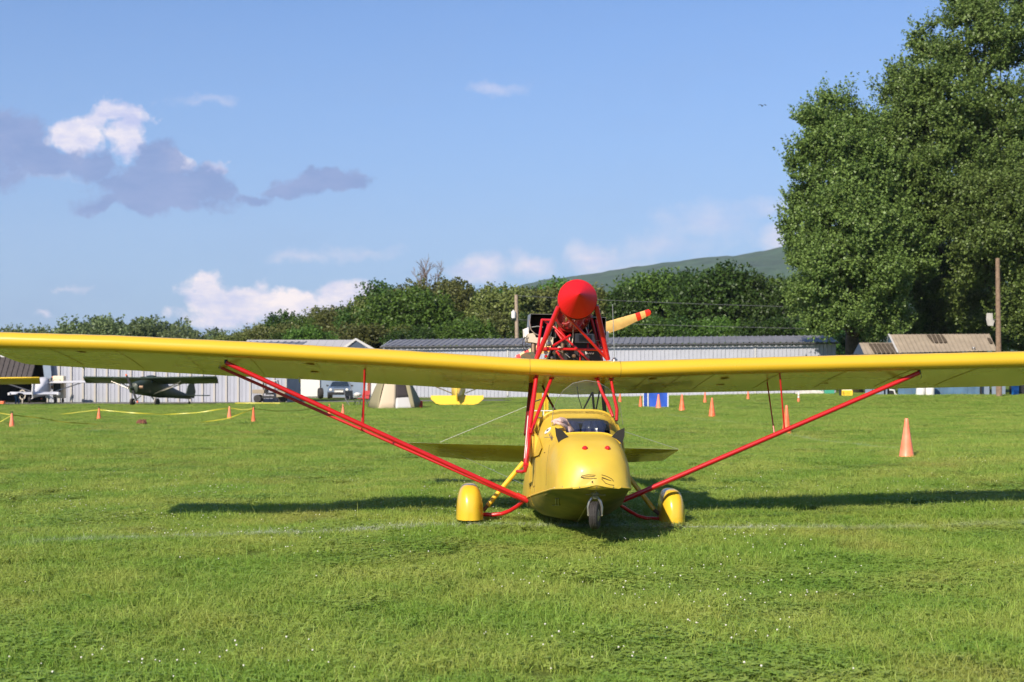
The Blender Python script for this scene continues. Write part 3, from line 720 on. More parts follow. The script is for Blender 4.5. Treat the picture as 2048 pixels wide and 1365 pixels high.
# struts ----------------------------------------------------
def bar(name, pts, r, m='red', n=12, **k): g = MB(); g.tube(pts, r, n, **k); return g.build(name, M[m], plane)
LF0, LF1 = S(1050, 999, .30), S(452, 726, .38); LR0, LR1 = S(1050, 1003, .18), S(440, 735, -.38)
RF0, RF1 = S(1245, 1001, .30), S(1838, 746, .38); RR0, RR1 = S(1240, 1006, .18), S(1832, 750.5, -.35)
bar('wing_strut', [LF0, LF1], .0225); bar('wing_strut', [LR0, LR1], .015); bar('wing_strut', [RF0, RF1], .0225); bar('wing_strut', [RR0, RR1], .015)
for p in (LF1, RF1, LR1, RR1): bar('strut_fitting', [p+V(0, 0, .03), p-V(0, 0, .01)], .016, 'black', 8)
bar('strut_cuff', [LF0.lerp(LF1, -.01), LF0.lerp(LF1, .03)], .03); bar('strut_cuff', [RF0.lerp(RF1, -.01), RF0.lerp(RF1, .02)], .026)
j1 = LF0.lerp(LF1, .545); j2 = LR0.lerp(LR1, .53)
bar('jury_strut', [j1, S(729, 738, .42)], .008, n=8); bar('jury_strut', [j2, S(731, 745, -.35)], .007, n=8); bar('jury_strut', [j1, j2], .006, n=8)
j3 = RF0.lerp(RF1, .545); j4 = RR0.lerp(RR1, .51)
bar('jury_strut', [j3, S(1559, 742, .42)], .008, n=8); bar('jury_strut', [j4, S(1534, 762, -.30)], .007, n=8); bar('jury_strut', [j3, j4], .006, n=8)
# cabane struts
bar('cabane_strut', [S(1073, 752, .42), S(1068, 790, .5), S(1057, 868, .75), S(1053, 918, .85), S(1051, 936, .85)], [.02, .022, .026, .026, .022])
bar('cabane_strut', [S(1103, 757, .42), S(1070, 842, .7), S(1062, 868, .78)], .016)
bar('cabane_strut', [S(1194, 757, .42), S(1204, 785, .5), S(1215, 806, .6), S(1226, 834, .68)], [.014, .015, .017, .014])
bar('cabane_strut', [S(1222, 758, .42), S(1227, 788, .5), S(1234, 820, .62), S(1233, 842, .68)], [.013, .014, .017, .015])
bar('rear_cabane', [S(1064, 755, -.3), S(1056, 842, .1), S(1052, 870, .2)], [.026, .028, .024], 'darkred')
bar('rear_cabane', [S(1085, 772, -.4), S(1093, 790, -.3), S(1115, 830, -.1)], .011, 'darkred', 8)
bar('rear_cabane', [S(1184, 786, -.5), S(1165, 823, -.2)], .009, 'black', 8)
bar('rear_cabane', [S(1185, 786, -.5), S(1189, 830, -.2)], .012, 'black', 8)
bar('rear_cabane', [S(1200, 778, -.5), S(1191, 826, -.2)], .008, 'black', 8)
bar('rear_cabane', [S(1204, 765, -.4), S(1210, 832, -.1)], [.018, .022], 'black', 10)
bar('control_cable', [S(1154, 772, -.2), S(1157, 795, -.1), S(1165, 821, 0)], .004, 'black', 6)
bar('hook_tube', [S(1052, 934, .85), S(1050, 942, .85), S(1045, 944, .8), S(1034, 943, .7)], [.018, .018, .017, .014])
bar('conduit', [S(1056, 832, .84), S(1050, 905, .92), S(1049, 917, .92)], .004, 'white', 6)
b = MB(); b.box(S(1052, 929, .86), (.05, .03, .02)); b.build('bracket', M['red'], plane, False)

# wing ------------------------------------------------------
TOPY = [(-60, 660.5), (0, 664), (240, 671), (500, 683.5), (780, 699), (1060, 717.5), (1150, 721), (1240, 722.5), (1400, 717.5), (1700, 710), (2048, 702.5), (2160, 700)]
TEY = [(-60, 723), (20, 727), (240, 740), (480, 753.5), (626, 760), (1037, 784), (1145, 790), (1230, 788), (1681, 780), (2048, 772), (2160, 769.5)]
def lin(tab, x):
    for p, q in zip(tab, tab[1:]):
        if x <= q[0]: return p[1]+(q[1]-p[1])*(x-p[0])/(q[0]-p[0])
    return tab[-1][1]
ALE, ATE = .47, -.92
def wing_section(px, sag=0, tipk=1.0):
    t = S(px, lin(TOPY, px), ALE-.02); bb = (t-AO).dot(RT); R = .082
    e = None
    X = None
    # trailing edge pixel of the same spanwise place
    for _ in range(1):
        q = Q(ATE, bb, 1.3); pxt = 1024+F*q.x/q.y
        te = S(pxt, lin(TEY, pxt), ATE)
    zt = t.z; zc = zt-R; zte = te.z
    out = []
    dz = (zte-zc)
    for i in range(10):                                # top, trailing edge to nose
        s = i/10; a = ATE+(ALE-.02-ATE)*s
        base = zte+(zc-zte)*s
        out.append((a, base+R*(math.sin(s*math.pi/2)**.72)+.035*math.sin(math.pi*s)*.9-sag*math.sin(math.pi*min(1, s*1.05))))
    for i in range(11):                                # nose
        th = math.pi/2-i/10*math.radians(158)
        out.append((ALE-.02+R*1.15*math.cos(th), zc+R*math.sin(th)*(1 if th > 0 else .90)-sag*.5*max(0, math.sin(th))))
    for i in range(1, 9):
        s = 1-i/9; a0, z0 = out[20]; out.append((ATE+(a0-ATE)*s, zte+(z0-zte)*s+.010*math.sin(math.pi*s)+sag*.4*math.sin(math.pi*s)))
    mid = zte
    return [Q(ALE+(a-ALE)*tipk if tipk < 1 else a, bb, (z-zc)*tipk+zc if tipk < 1 else z) for a, z in out]
def wing_part(name, pxs, caps=True, ribpx=66):
    rings = []
    b = MB(); ribs = []
    for px in pxs:
        ph = ((px-1150)/ribpx) % 1
        sag = .0045*abs(math.sin(ph*math.pi))**.6
        rings.append(wing_section(px, sag))
    b.loft(rings, True, caps)
    return b.build(name, M['yellow_wing'], plane)
wl = wing_part('wing_panel', list(np.linspace(-22, 1059.0, 148)))
wc = wing_part('wing_centre_section', list(np.linspace(1059.3, 1239.2, 25)))
wr = wing_part('wing_panel', list(np.linspace(1239.5, 2150, 125)))
# rounded tips
for (p0, p1, owner) in ((-22, -58, wl), (2150, 2186, wr)):
    b = MB(); rings = [wing_section(p0)]
    for i in range(1, 7):
        t = i/6; px = p0+(p1-p0)*math.sin(t*math.pi/2); rings.append(wing_section(px, 0, max(.08, math.cos(t*math.pi/2)**.6)))
    b.loft(rings, True, True); b.build('wing_tip', M['yellow_wing'], owner)
def under(px, py):
    """point on the flat wing underside seen at that pixel (between nose and trailing edge)"""
    lo, hi = ATE, ALE-.12
    best = None
    for i in range(60):
        a = lo+(hi-lo)*i/59; p = S(px, py, a); bb = (p-AO).dot(RT); q = Q(ALE-.02, bb, 1.3); pxl = 1024+F*q.x/q.y; sec = wing_section(pxl)
        A, B_ = sec[20], sec[-1]; aA, aB = (A-AO).dot(FW), ATE; s = (a-aB)/(aA-aB); zz = B_.z+(A.z-B_.z)*s
        d = abs(zz-p.z)
        if best is None or d < best[0]: best = (d, V(p.x, p.y, min(zz, p.z)))
    return best[1]
def ustroke(name, pts, r=.003, m='seam', owner=None, dz=.006):
    P = []
    for (a, b) in zip(pts, pts[1:]):
        for i in range(3): P.append(under(a[0]+(b[0]-a[0])*i/3, a[1]+(b[1]-a[1])*i/3)-V(0, 0, dz))
    P.append(under(*pts[-1])-V(0, 0, dz)); g = MB(); g.tube(P, r, 5); return g.build(name, M[m], owner or plane)
ustroke('aileron_gap', [(155, 727), (240, 731), (400, 740), (560, 748), (594, 750)], owner=wl)
ustroke('aileron_gap', [(1655, 777), (1664, 771), (1690, 770), (1697, 767.5), (1800, 766), (1900, 763.5), (2048, 760), (2140, 758)], owner=wr)
for pts in ([(597, 751), (600, 765)], [(160, 728), (169, 738)]):
    g = MB(); g.tube([under(*pts[0]), S(pts[1][0], pts[1][1], ATE-.02)], .008, 6); g.build('aileron_edge', M['white'], wl)
g = MB(); g.tube([under(440, 731)-V(0, 0, .002), under(440, 731)-V(0, 0, .035)], .005, 6); g.build('tie_down_ring', M['cream'], wl)
g = MB(); g.tube([under(1842, 747)-V(0, 0, .002), under(1843, 750)-V(0, 0, .02), under(1841, 752)-V(0, 0, .025)], .005, 6); g.build('tie_down_ring', M['cream'], wr)
for (x, y, o) in ((1450, 758, 0), (1440, 769, 0), (1648, 766, 0), (630, 744, 1), (620, 729, 1), (163, 704, 1), (450, 738, 1), (1305, 759, 0)):
    p = under(x, y); b = MB(); b.lathe(p-V(0, 0, .004), (0, 0, -1), [(.045, 0), (.045, .004), (.02, .006)], 16); b.build('inspection_cover', M['yellow_wing'], wl if o else wr)
# rib tapes on the underside and sewn seams over the nose
for owner, pxs in ((wl, [104, 235, 366, 498, 630, 762, 860, 928, 995]), (wr, [1300, 1366, 1432, 1564, 1696, 1828, 1960])):
    for px in pxs:
        sec = wing_section(px); P = [p-V(0, 0, .0015) for p in sec[20:]]
        g = MB(); g.loft([[p-RT*.010 for p in P], [p-RT*.010-V(0, 0, .002) for p in P], [p+RT*.010-V(0, 0, .002) for p in P], [p+RT*.010 for p in P]], False); g.build('rib_tape', M['yellow_wing'], owner)
for px, owner in ((1058.9, wl), (1239.5, wc)):
    sec = wing_section(px); g = MB(); cc = sec[15]; g.tube([p+(p-Q(.3, (p-AO).dot(RT), p.z)).normalized()*.0 for p in sec[8:22]], .0018, 5); g.build('panel_seam', M['seam'], owner)
# red wing fittings under the centre section
for px in (1071, 1103, 1194, 1222): p = under(px, 756); b = MB(); b.box(p, (.05, .04, .03)); b.build('wing_fitting', M['red'], plane, False)
# antenna and beacon
b = MB(); b.lathe(S(1229, 722, .38), (0, 0, 1), [(.03, 0), (.028, .012), (.014, .022), (.008, .034)], 14); b.build('antenna_base', M['metal'], plane)
bar('antenna_whip', [S(1229, 716, .38), S(1225, 609, .40)], [.0045, .003], 'wire', 6)

# tail boom, nose cone and pylon -----------------------------
B0, B1, B2 = S(1155, 598, .48), S(1128, 688, -2.4), S(1086, 741, -4.9)
bd = (B0-B1).normalized()
b = MB(); b.tube([B0, B0.lerp(B1, .2), B0.lerp(B1, .5), B1, B2], [.178, .176, .165, .135, .06], 32); b.build('tail_boom', mat('red_boom_paint', (.50, .012, .012), .16, coat=.7, var=.1), plane)
b = MB(); tip = S(1159, 588, .86)
n_ = 32; a_ = bd.cross(V(0, 0, 1)).normalized(); c_ = bd.cross(a_)
base = [B0-bd*.0+(a_*math.cos(2*math.pi*k/n_)+c_*math.sin(2*math.pi*k/n_))*.186 for k in range(n_)]
base0 = [p-bd*.03 for p in base]; b.add(base0+base+[tip], [(k, (k+1) % n_, n_+(k+1) % n_, n_+k) for k in range(n_)]+[(n_+k, n_+(k+1) % n_, 2*n_) for k in range(n_)]); b.build('nose_cone', M['red_cone'], plane, False)
b = MB(); b.tube([B0-bd*.10+(a_*math.cos(t)+c_*math.sin(t))*.18 for t in np.linspace(0, 2*math.pi, 33)], .008, 6); b.build('boom_band', M['darkred'], plane)
b = MB(); b.tube([B0.lerp(B1, .3)+(a_*math.cos(t)+c_*math.sin(t))*.177 for t in np.linspace(0, 2*math.pi, 33)], .008, 6); b.build('boom_band', M['darkred'], plane)
TL, TR = S(1117, 614, .44), S(1193, 612, .44)
for pts, r in (([TL, S(1073, 718, .30)], .024), ([TR, S(1216, 720, .30)], .024), ([TL, S(1215, 720, .20)], .014), ([S(1084, 640, -.2), S(1073, 716, .0)], .014), ([S(1084, 640, -.2), S(1112, 641, 0)], .013),
               ([S(1089, 643, -.2), S(1110, 656, -.1), S(1178, 722, -.1)], .011), ([S(1073, 700, 0), S(1100, 698, 0)], .020), ([S(1095, 698, .0), S(1208, 700, .0)], .013), ([S(1106, 692, .1), S(1141, 671, .0)], .012),
               ([S(1111, 661, -.5), S(1131, 690, -.4)], .012), ([S(1181, 630, -.6), S(1204, 722, -.6)], .016), ([S(1192, 640, -.5), S(1206, 700, -.4)], .012), ([S(1160, 700, -.2), S(1160, 724, -.2)], .010), ([S(1112, 702, .1), S(1128, 722, .1)], .012), ([S(1081, 700, .2), S(1096, 650, -.1)], .011),
               ([S(1205, 700, .25), S(1215, 720, .25)], .010), ([S(1176, 700, -.4), S(1176, 660, -.5)], .010)):
    bar('pylon_tube', pts, r, n=10)
# engine group
def eb(name, m, pts, a0, a1): 
    b = MB(); f = [S(x, y, a0) for x, y in pts]; k = [p-FW*(a0-a1) for p in f]; n = len(pts)
    b.add(f+k, [tuple(range(n)), tuple(range(2*n-1, n-1, -1))]+[(i, (i+1) % n, n+(i+1) % n, n+i) for i in range(n)]); return b.build(name, M[m], plane, False, bevel=.004)
def openbox(name, px0, py0, px1, py1, a0, a1, slant=0):
    b = MB(); c = [S(px0+slant, py0, a0), S(px1, py0+1, a0), S(px1, py1, a0), S(px0, py1, a0)]; k = [p-FW*(a0-a1) for p in c]
    cen = sum(c, V(0, 0, 0))/4; ci = [cen+(p-cen)*.97 for p in c]; ki = [p-FW*(a0-a1-.02) for p in ci]
    b.cur = 0; b.add(c+ci, [(i, (i+1) % 4, 4+(i+1) % 4, 4+i) for i in range(4)]); b.add(c+k, [(i, (i+1) % 4, 4+(i+1) % 4, 4+i) for i in range(4)]); b.add(k, [(3, 2, 1, 0)])
    b.cur = 1; b.add(ci+ki, [(i, (i+1) % 4, 4+(i+1) % 4, 4+i) for i in range(4)]); b.add(ki, [(0, 1, 2, 3)]); return b.build(name, [M['metal'], M['black']], plane, False)
openbox('radiator_duct', 1057, 628, 1112, 676, -.55, -.95, 4); openbox('radiator_duct', 1176, 634, 1212, 682, -.55, -.95)
eb('radiator_core', 'black', [(1120, 640), (1192, 640), (1206, 724), (1096, 724)], -.80, -.95)
eb('gearbox', 'black', [(1128, 676), (1150, 672), (1178, 676), (1182, 700), (1175, 722), (1112, 722), (1112, 695)], -.45, -.8)
eb('cylinder_head', 'cream', [(1055, 669), (1068, 667), (1071, 676), (1086, 678), (1086, 688), (1055, 683)], -.3, -.6)
eb('cylinder_head', 'cream', [(1098, 672), (1106, 676), (1105, 690), (1086, 692), (1086, 676)], -.3, -.5)
eb('intake_box', 'white', [(1049, 659), (1056, 656), (1057, 672), (1050, 674)], -.5, -.7)
eb('intake_box', 'white', [(1213, 664), (1217, 664), (1216, 686), (1212, 684)], -.5, -.7)
eb('louvre_panel', 'grey', [(1151, 668), (1187, 669), (1192, 686), (1151, 685)], -.40, -.45)
for i in range(5): b = MB(); b.box(S(1171, 672+i*2.6, -.385), (.13, .012, .006)); b.build('louvre', M['black'], plane, False)
eb('instrument_box', 'black', [(1166, 702), (1196, 703), (1203, 724), (1164, 724)], -.15, -.3)
b = MB()
for (x0, y0, x1, y1, r) in ((1171, 703.5, 1172.5, 709, .005), (1171, 704, 1175, 705.5, .004), (1174, 707, 1178, 708.5, .004), (1178, 706, 1182, 708.8, .0045), (1181, 707, 1184, 706.5, .004), (1185, 708.8, 1187.4, 706, .005)):
    b.tube([S(x0, y0, -.145), S(x1, y1, -.145)], r, 5)
b.build('white_lettering', M['white'], plane)
bar('exhaust_pipe', [S(1067, 684, -.35), S(1067, 708, -.30)], .026, 'exhaust', 12); bar('exhaust_pipe', [S(1140, 672, -.4), S(1125, 690, -.3), S(1122, 716, -.3)], .022, 'exhaust', 10)
b = MB()
b.loft([[S(x, y, a) for x, y in ((1040, 722), (1042, 710), (1052, 705), (1066, 704), (1074, 712), (1076, 722))] for a in (-.2, -.6)], False); b.add([S(x, y, -.2) for x, y in ((1040, 722), (1042, 710), (1052, 705), (1066, 704), (1074, 712), (1076, 722))], [(0, 1, 2, 3, 4, 5)]); b.build('engine_cover', M['camo'], plane, False)
for pts, m_, r in (([(1058, 640), (1062, 660), (1070, 668), (1080, 672)], 'wire', .005), ([(1063, 655), (1076, 653), (1086, 655)], 'grey', .006), ([(1055, 672), (1046, 680), (1045, 694), (1052, 704)], 'black', .005), ([(1053, 676), (1050, 690), (1056, 702)], 'black', .004),
                 ([(1146, 652), (1146, 675), (1144, 688), (1140, 692)], 'cream', .006), ([(1139, 676), (1139, 692)], 'white', .005), ([(1088, 705), (1094, 690), (1102, 686)], 'black', .006), ([(1112, 700), (1128, 706), (1140, 716)], 'wire', .004),
                 ([(1172, 655), (1176, 668), (1184, 660)], 'wire', .004), ([(1188, 668), (1194, 700), (1200, 720)], 'exhaust', .006), ([(1206, 655), (1209, 664), (1210, 676)], 'wire', .003), ([(1110, 650), (1104, 662), (1100, 676)], 'black', .006)):
    bar('hose', [S(x, y, -.28) for x, y in pts], r, m_, 6)
for (x, y, r, m_) in ((1098, 688, .026, 'metal'), (1092, 705, .020, 'metal'), (1109, 706, .016, 'brass'), (1092, 713, .015, 'red'), (1139, 693, .014, 'brass'), (1119, 697, .020, 'cream'), (1130, 704, .018, 'black'), (1148, 712, .02, 'exhaust'), (1104, 716, .014, 'metal')):
    b = MB(); p = S(x, y, -.05); b.lathe(p-FW*.05, FW, [(r*.7, 0), (r, .01), (r, .05), (r*.8, .06), (r*.3, .062)], 14); b.build('engine_fitting', M[m_], plane)
for pts in ([(1118, 643), (1122, 660), (1128, 672), (1134, 690)],): bar('coolant_pipe', [S(x, y, -.6) for x, y in pts], .03, 'red', 12)
# propeller
hubp = S(1166, 671, -1.5)
def blade(up_, lo_, tipc):
    b = MB(); n = len(up_); bands = []
    for i in range(n):
        u, l = S(*up_[i], -1.5), S(*lo_[i], -1.5); th = .008*(1-i/n)+.004; tw = FW*(.02*(1-i/n))
        m_ = u.lerp(l, .5); bands.append([u+tw, u.lerp(l, .3)+FW*th+tw*.4, l.lerp(u, .3)+FW*th*.8-tw*.4, l-tw, l.lerp(u, .3)-FW*th*.4-tw*.4, u.lerp(l, .3)-FW*th*.4+tw*.4])
    for i in range(n-1):
        b.cur = 1 if tipc[i] else 0; b.loft([bands[i], bands[i+1]], True, False)
    b.cur = 1; b.add(bands[-1], [tuple(range(6))]); return b.build('propeller_blade', [M['wood'], M['redtip']], plane)
U_ = [(1170, 660), (1190, 650), (1212, 644), (1240, 636), (1270, 627.5), (1279, 624.5), (1289, 621.5), (1297, 619), (1301, 622)]
L_ = [(1172, 684), (1192, 677), (1214, 668.5), (1246, 657), (1275, 642.5), (1284, 639), (1292.5, 634), (1300, 631), (1302, 628)]
tc_ = [0, 0, 0, 0, 1, 0, 1, 1]
blade(U_, L_, tc_)
mir = lambda P: [(2*1166-x, 2*671-y) for x, y in P]
blade(mir(U_), mir(L_), tc_)
b = MB(); b.lathe(hubp-FW*.06, FW, [(.05, 0), (.07, .03), (.07, .12), (.04, .15)], 18); b.build('propeller_hub', M['metal'], plane)
b = MB(); b.tube([hubp, S(1150, 690, -.6)], .05, 12); b.build('drive_shaft_housing', M['black'], plane)
# tail surfaces
def surf(name, le, te, aL, aT, th, m='yellow_wing', owner=None):
    b = MB(); n = len(le); rings = []
    for i in range(n):
        l, t = S(*le[i], aL), S(*te[i], aT); m1 = l.lerp(t, .3); k = th*(1 if 0 < i < n-1 else .3)
        rings.append([l, l.lerp(t, .04)+V(0, 0, k*.6), m1+V(0, 0, k), t, m1-V(0, 0, k), l.lerp(t, .04)-V(0, 0, k*.6)])
    b.loft(rings, True, True); return b.build(name, M[m], owner or plane)
stl = surf('tailplane', [(807, 887), (830, 886), (880, 887.5), (950, 889.5), (1050, 892), (1083, 893)], [(812, 891), (838, 905), (880, 914), (950, 921), (1050, 925.5), (1083, 926)], -4.5, -5.25, .014)
surf('tailplane', [(1083, 893), (1150, 894.5), (1258, 897), (1320, 898.5), (1357, 899.5)], [(1083, 926), (1150, 926.5), (1258, 925), (1325, 922), (1355, 903)], -4.5, -5.25, .014)
b = MB(); b.plate([S(1057, 775, -5.0), S(1084, 775, -5.1), S(1084, 893, -5.1), S(1059, 893, -5.0)], .02, FW); b.build('rudder', M['yellow_wing'], plane, False)
b = MB(); b.tube([S(1091, 745, -4.9), S(1091, 896, -4.9)], .024, 12); fo = b.build('rudder_post', M['yellow'], plane)
b = MB(); b.plate([S(1091, 745, -4.9), S(1091, 896, -4.9), S(1094, 896, -4.3), S(1095, 800, -4.3), S(1097, 752, -4.3)], .025, RT); b.build('fin', M['yellow_wing'], plane, False)
for pts in ([(1067, 822), (1105, 822)], [(1087, 822), (1087, 836)]): bar('trim_rod', [S(x, y, -4.0) for x, y in pts], .007, 'white', 6)
bar('trim_rod', [S(1071, 803, -4.2), S(1082, 799, -4.2)], .008, 'black', 6); bar('trim_rod', [S(1072, 836, -4.0), S(1087, 836, -4.0)], .010, 'exhaust', 6)
# bracing wires
for (x0, y0, a0, x1, y1, a1) in ((880, 885, -4.7, 1056, 812, -4.7), (1357, 899, -4.7, 1092, 812, -4.7), (920, 911, -4.9, 1060, 975, -3.2), (1092, 780, -4.9, 1140, 700, -3.0)):
    bar('bracing_wire', [S(x0, y0, a0), S(x1, y1, a1)], .0024, 'wire', 5)
b = MB(); b.lathe(S(1075, 1000, -5.2), RT, [(.02, -.02), (.06, -.015), (.06, .015), (.02, .02)], 16); b.build('tail_wheel', M['rubber'], plane)
bar('tail_wheel_leg', [S(1083, 926, -4.9), S(1075, 985, -5.2)], .015, 'metal', 8)

# towel draped over the cockpit edge
tw = MB(); rows = []
ctr = [((1104, 842), (1108, 850)), ((1110, 837), (1114, 849)), ((1120, 837.5), (1121, 850)), ((1128, 839), (1127, 856)), ((1136, 843), (1132, 864)), ((1142, 850), (1137, 868)), ((1149, 863), (1140, 869))]
r_ = random.Random(3)
for j in range(6):
    row = []
    for (t, bt) in ctr:
        x, y = t[0]+(bt[0]-t[0])*j/5, t[1]+(bt[1]-t[1])*j/5
        p, n = onhull(x, y, .0); base = S(x, y, 1.12-.0*j)
        row.append(S(x, y, 1.08+.06*math.sin((x-1100)/9)+.05*math.sin(j*1.9+x*.2)+.035*math.sin(x*.55+j)+.10*(j/5)))
    rows.append(row)
tw.loft(rows, False); to = tw.build('towel', M['pink'], sub=2, origin=sum([p for r in rows for p in r], V(0, 0, 0))/42)
so_ = to.modifiers.new('solid', 'SOLIDIFY'); so_.thickness = .02; tag(to, 'crumpled pale pink towel draped over the left edge of the cockpit', 'towel')
# ------------------------------------------------------------------ trees
def leafy(name, sprigs, leaves_per, leaf, seed, m, spread=.5, up=.35):
    """sprigs: array (n,7): base xyz, direction xyz, length; returns a mesh of leaf cards clustered along the sprigs"""
    r = np.random.RandomState(seed); n = len(sprigs); k = leaves_per
    s = np.repeat(sprigs, k, axis=0); t = r.rand(n*k)**.8
    base = s[:, :3]+s[:, 3:6]*(s[:, 6]*t)[:, None]; base[:, 2] += up*s[:, 6]*t*t
    base += r.normal(size=(n*k, 3))*(spread*s[:, 6]*.28*(1.15-t))[:, None]
    nr = r.normal(size=(n*k, 3)); nr[:, 2] += .9; nr += s[:, 3:6]*.5; nr /= np.linalg.norm(nr, axis=1)[:, None]
    d = r.normal(size=(n*k, 3))+s[:, 3:6]*.9; d[:, 2] -= .2; d -= nr*(d*nr).sum(1)[:, None]; d /= np.linalg.norm(d, axis=1)[:, None]
    e = np.cross(nr, d); L_ = leaf*(.65+.7*r.rand(n*k))[:, None]; Wd = L_*.42
    P = np.zeros((n*k, 4, 3)); P[:, 0] = base-d*L_*.5; P[:, 1] = base+e*Wd-nr*L_*.10; P[:, 2] = base+d*L_*.5; P[:, 3] = base-e*Wd-nr*L_*.10
    q = np.arange(n*k*4).reshape(-1, 4)
    tone = np.clip(np.repeat(r.rand(n)*.55, k)+r.rand(n*k)*.45, 0, 1)
    return arr_mesh(name, P.reshape(-1, 3), q, m, np.repeat(tone, 4))
def sprigs_in_lobes(lobes, per, seed, length, droop=0.0, shell=.55):
    """lobes: (x,y,z,rx,ry,rz)"""
    r = np.random.RandomState(seed); out = []
    tot = sum((l[3]*l[4]*l[5])**(2/3) for l in lobes)
    for l in lobes:
        n = max(6, int(per*(l[3]*l[4]*l[5])**(2/3)/tot)); d = r.normal(size=(n, 3)); d[:, 2] = d[:, 2]*1.0+.15; d /= np.linalg.norm(d, axis=1)[:, None]
        rad = (shell+(1-shell)*r.rand(n)**.6)[:, None]
        rr = np.array(l[3:6]); c = np.array(l[:3]); p = c+d*rr*rad; ln = length*(.5+.9*r.rand(n)); dd = d+r.normal(size=(n, 3))*.35; dd[:, 2] -= droop; dd /= np.linalg.norm(dd, axis=1)[:, None]
        p = p-dd*(ln*.5)[:, None]
        out.append(np.concatenate([p, dd, ln[:, None]], 1))
    return np.concatenate(out)
def trunk_mesh(seed, hgt, r0, lobes, nlimb=9):
    r = random.Random(seed); b = MB(); lean = r.uniform(-.03, .03)*hgt
    spine = [V(lean*t*t, .2*math.sin(t*3), hgt*t) for t in (0, .08, .25, .45, .65, .82)]
    b.tube(spine, [r0*1.5, r0, r0*.85, r0*.6, r0*.38, r0*.15], 9)
    for i in range(nlimb):
        l = r.choice(lobes); t = r.uniform(.2, .65); s = spine[1].lerp(spine[5], t); e = V(l[0], l[1], l[2]+l[5]*.2)
        if (e-s).length < .1: continue
        m_ = s.lerp(e, .5)+V(0, 0, -.04*hgt); b.tube([s, m_, e], [r0*.42, r0*.25, r0*.06], 6)
    return b
def round_tree(name, seed, w, h, m, leaves, leaf, base=.12):
    r = random.Random(seed); lobes = []
    for i in range(int(15+w*1.2)):
        t = i/(15+w*1.2); z = h*(base+.86*t**.85); k = math.sin(math.pi*min(1, (z/h-base*.6)/(1-base*.6)*.93+.05))**.6
        a = r.random()*6.28; rr = w/2*k*r.uniform(.35, .72); s = w*r.uniform(.16, .25)
        lobes.append((math.cos(a)*rr, math.sin(a)*rr, min(z, h-s*.8), s, s, s*r.uniform(.7, 1.0)))
    sp = sprigs_in_lobes(lobes, leaves//12, seed, w*.11)
    me = leafy(name+'_crown', sp, 12, leaf, seed, m, .9, .2)
    return me, trunk_mesh(seed, h*.85, w*.022, lobes, 6)
def plant_tree(proto, name, loc, label, group, s=1.0, rz=0, sz=None):
    me, tb = proto
    t = thing(name, loc, label, 'tree', group, rz); t.scale = (s, s, sz or s)
    c = bpy.data.objects.new('crown', me); col.objects.link(c); c.parent = t; WP[c.name] = V(0, 0, 0)
    if not isinstance(tb, bpy.types.Mesh):
        mm = bpy.data.meshes.new(name+'_trunk'); mm.from_pydata([p*U for p in tb.v], [], tb.f); mm.materials.append(M['bark']); mm.polygons.foreach_set('use_smooth', [True]*len(mm.polygons)); tb = mm
        proto[1] = mm
    k = bpy.data.objects.new('trunk', tb); col.objects.link(k); k.parent = t
    return t
protoA = [list(round_tree('wood_tree', 21+i, 9+i, 12.5, [M['leaf_mid'], M['leaf_olive'], M['leaf_dark'], M['leaf_mid'], M['leaf_olive']][i], 44000, .30, .02)) for i in range(5)]
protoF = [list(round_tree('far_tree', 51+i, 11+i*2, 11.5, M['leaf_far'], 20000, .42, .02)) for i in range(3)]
# skyline of the wood behind the hangars: (px, top y)
SKY = [(520, 668), (545, 640), (580, 630), (615, 626), (655, 617), (700, 610), (735, 588), (775, 568), (815, 566), (860, 560), (905, 566), (945, 560), (985, 582), (1015, 562), (1060, 566), (1115, 552), (1160, 560), (1205, 572), (1250, 572), (1295, 542), (1345, 552), (1385, 562), (1440, 536), (1475, 534), (1530, 548), (1575, 548), (1620, 550)]
r = random.Random(5)
words = ['broad dark green', 'bushy mid green', 'pale olive', 'tall rounded', 'dense deep green', 'loose yellowish green', 'rounded olive', 'wide leafy']
def where(px):
    for a, w_ in ((620, 'above the white hangar roof'), (745, 'right of the white hangar gable'), (860, 'above the left end of the long grey roof'), (1000, 'left of the utility pole'), (1100, 'between the utility pole and the red nose cone'), (1230, 'right behind the red nose cone'), (1330, 'above the propeller blade'), (1500, 'under the wooded hill'), (1700, 'at the left edge of the big maples')):
        if px < a: return w_
    return 'behind the maples'
seen_l = set()
def uniq(lb):
    if lb not in seen_l: seen_l.add(lb); return lb
    for x in ('second ', 'third ', 'fourth ', 'fifth ', 'sixth ', 'seventh ', 'eighth ', 'ninth ', 'tenth '):
        if x+lb+' from the left' not in seen_l: seen_l.add(x+lb+' from the left'); return x+lb+' from the left'
for i, (px, y) in enumerate(SKY):
    y += (-7, 5, -3, 8, 0)[i % 5]; px += (6, -8, 4)[i % 3]; px0 = SKY[i][0]
    D = 142+r.uniform(-8, 8)+(14 if px < 700 else 0); top = at(px, y, D); k = (top.z+.3)/12.8
    v = i % 5
    if px0 in (1015, 1060, 700): v = 1
    if px0 in (735, 905): v = 4
    if px > 1190: v = (2, 0, 2, 3)[i % 4]
    t = plant_tree(protoA[v], 'woodland_tree', (top.x, D, -.3), uniq('%s tree %s' % (words[i % 8], where(px))), 'trees of the wood behind the hangars', s=max(.55, min(.95, k*(.82+.16*(i % 3)))), rz=r.random()*6.28, sz=k)
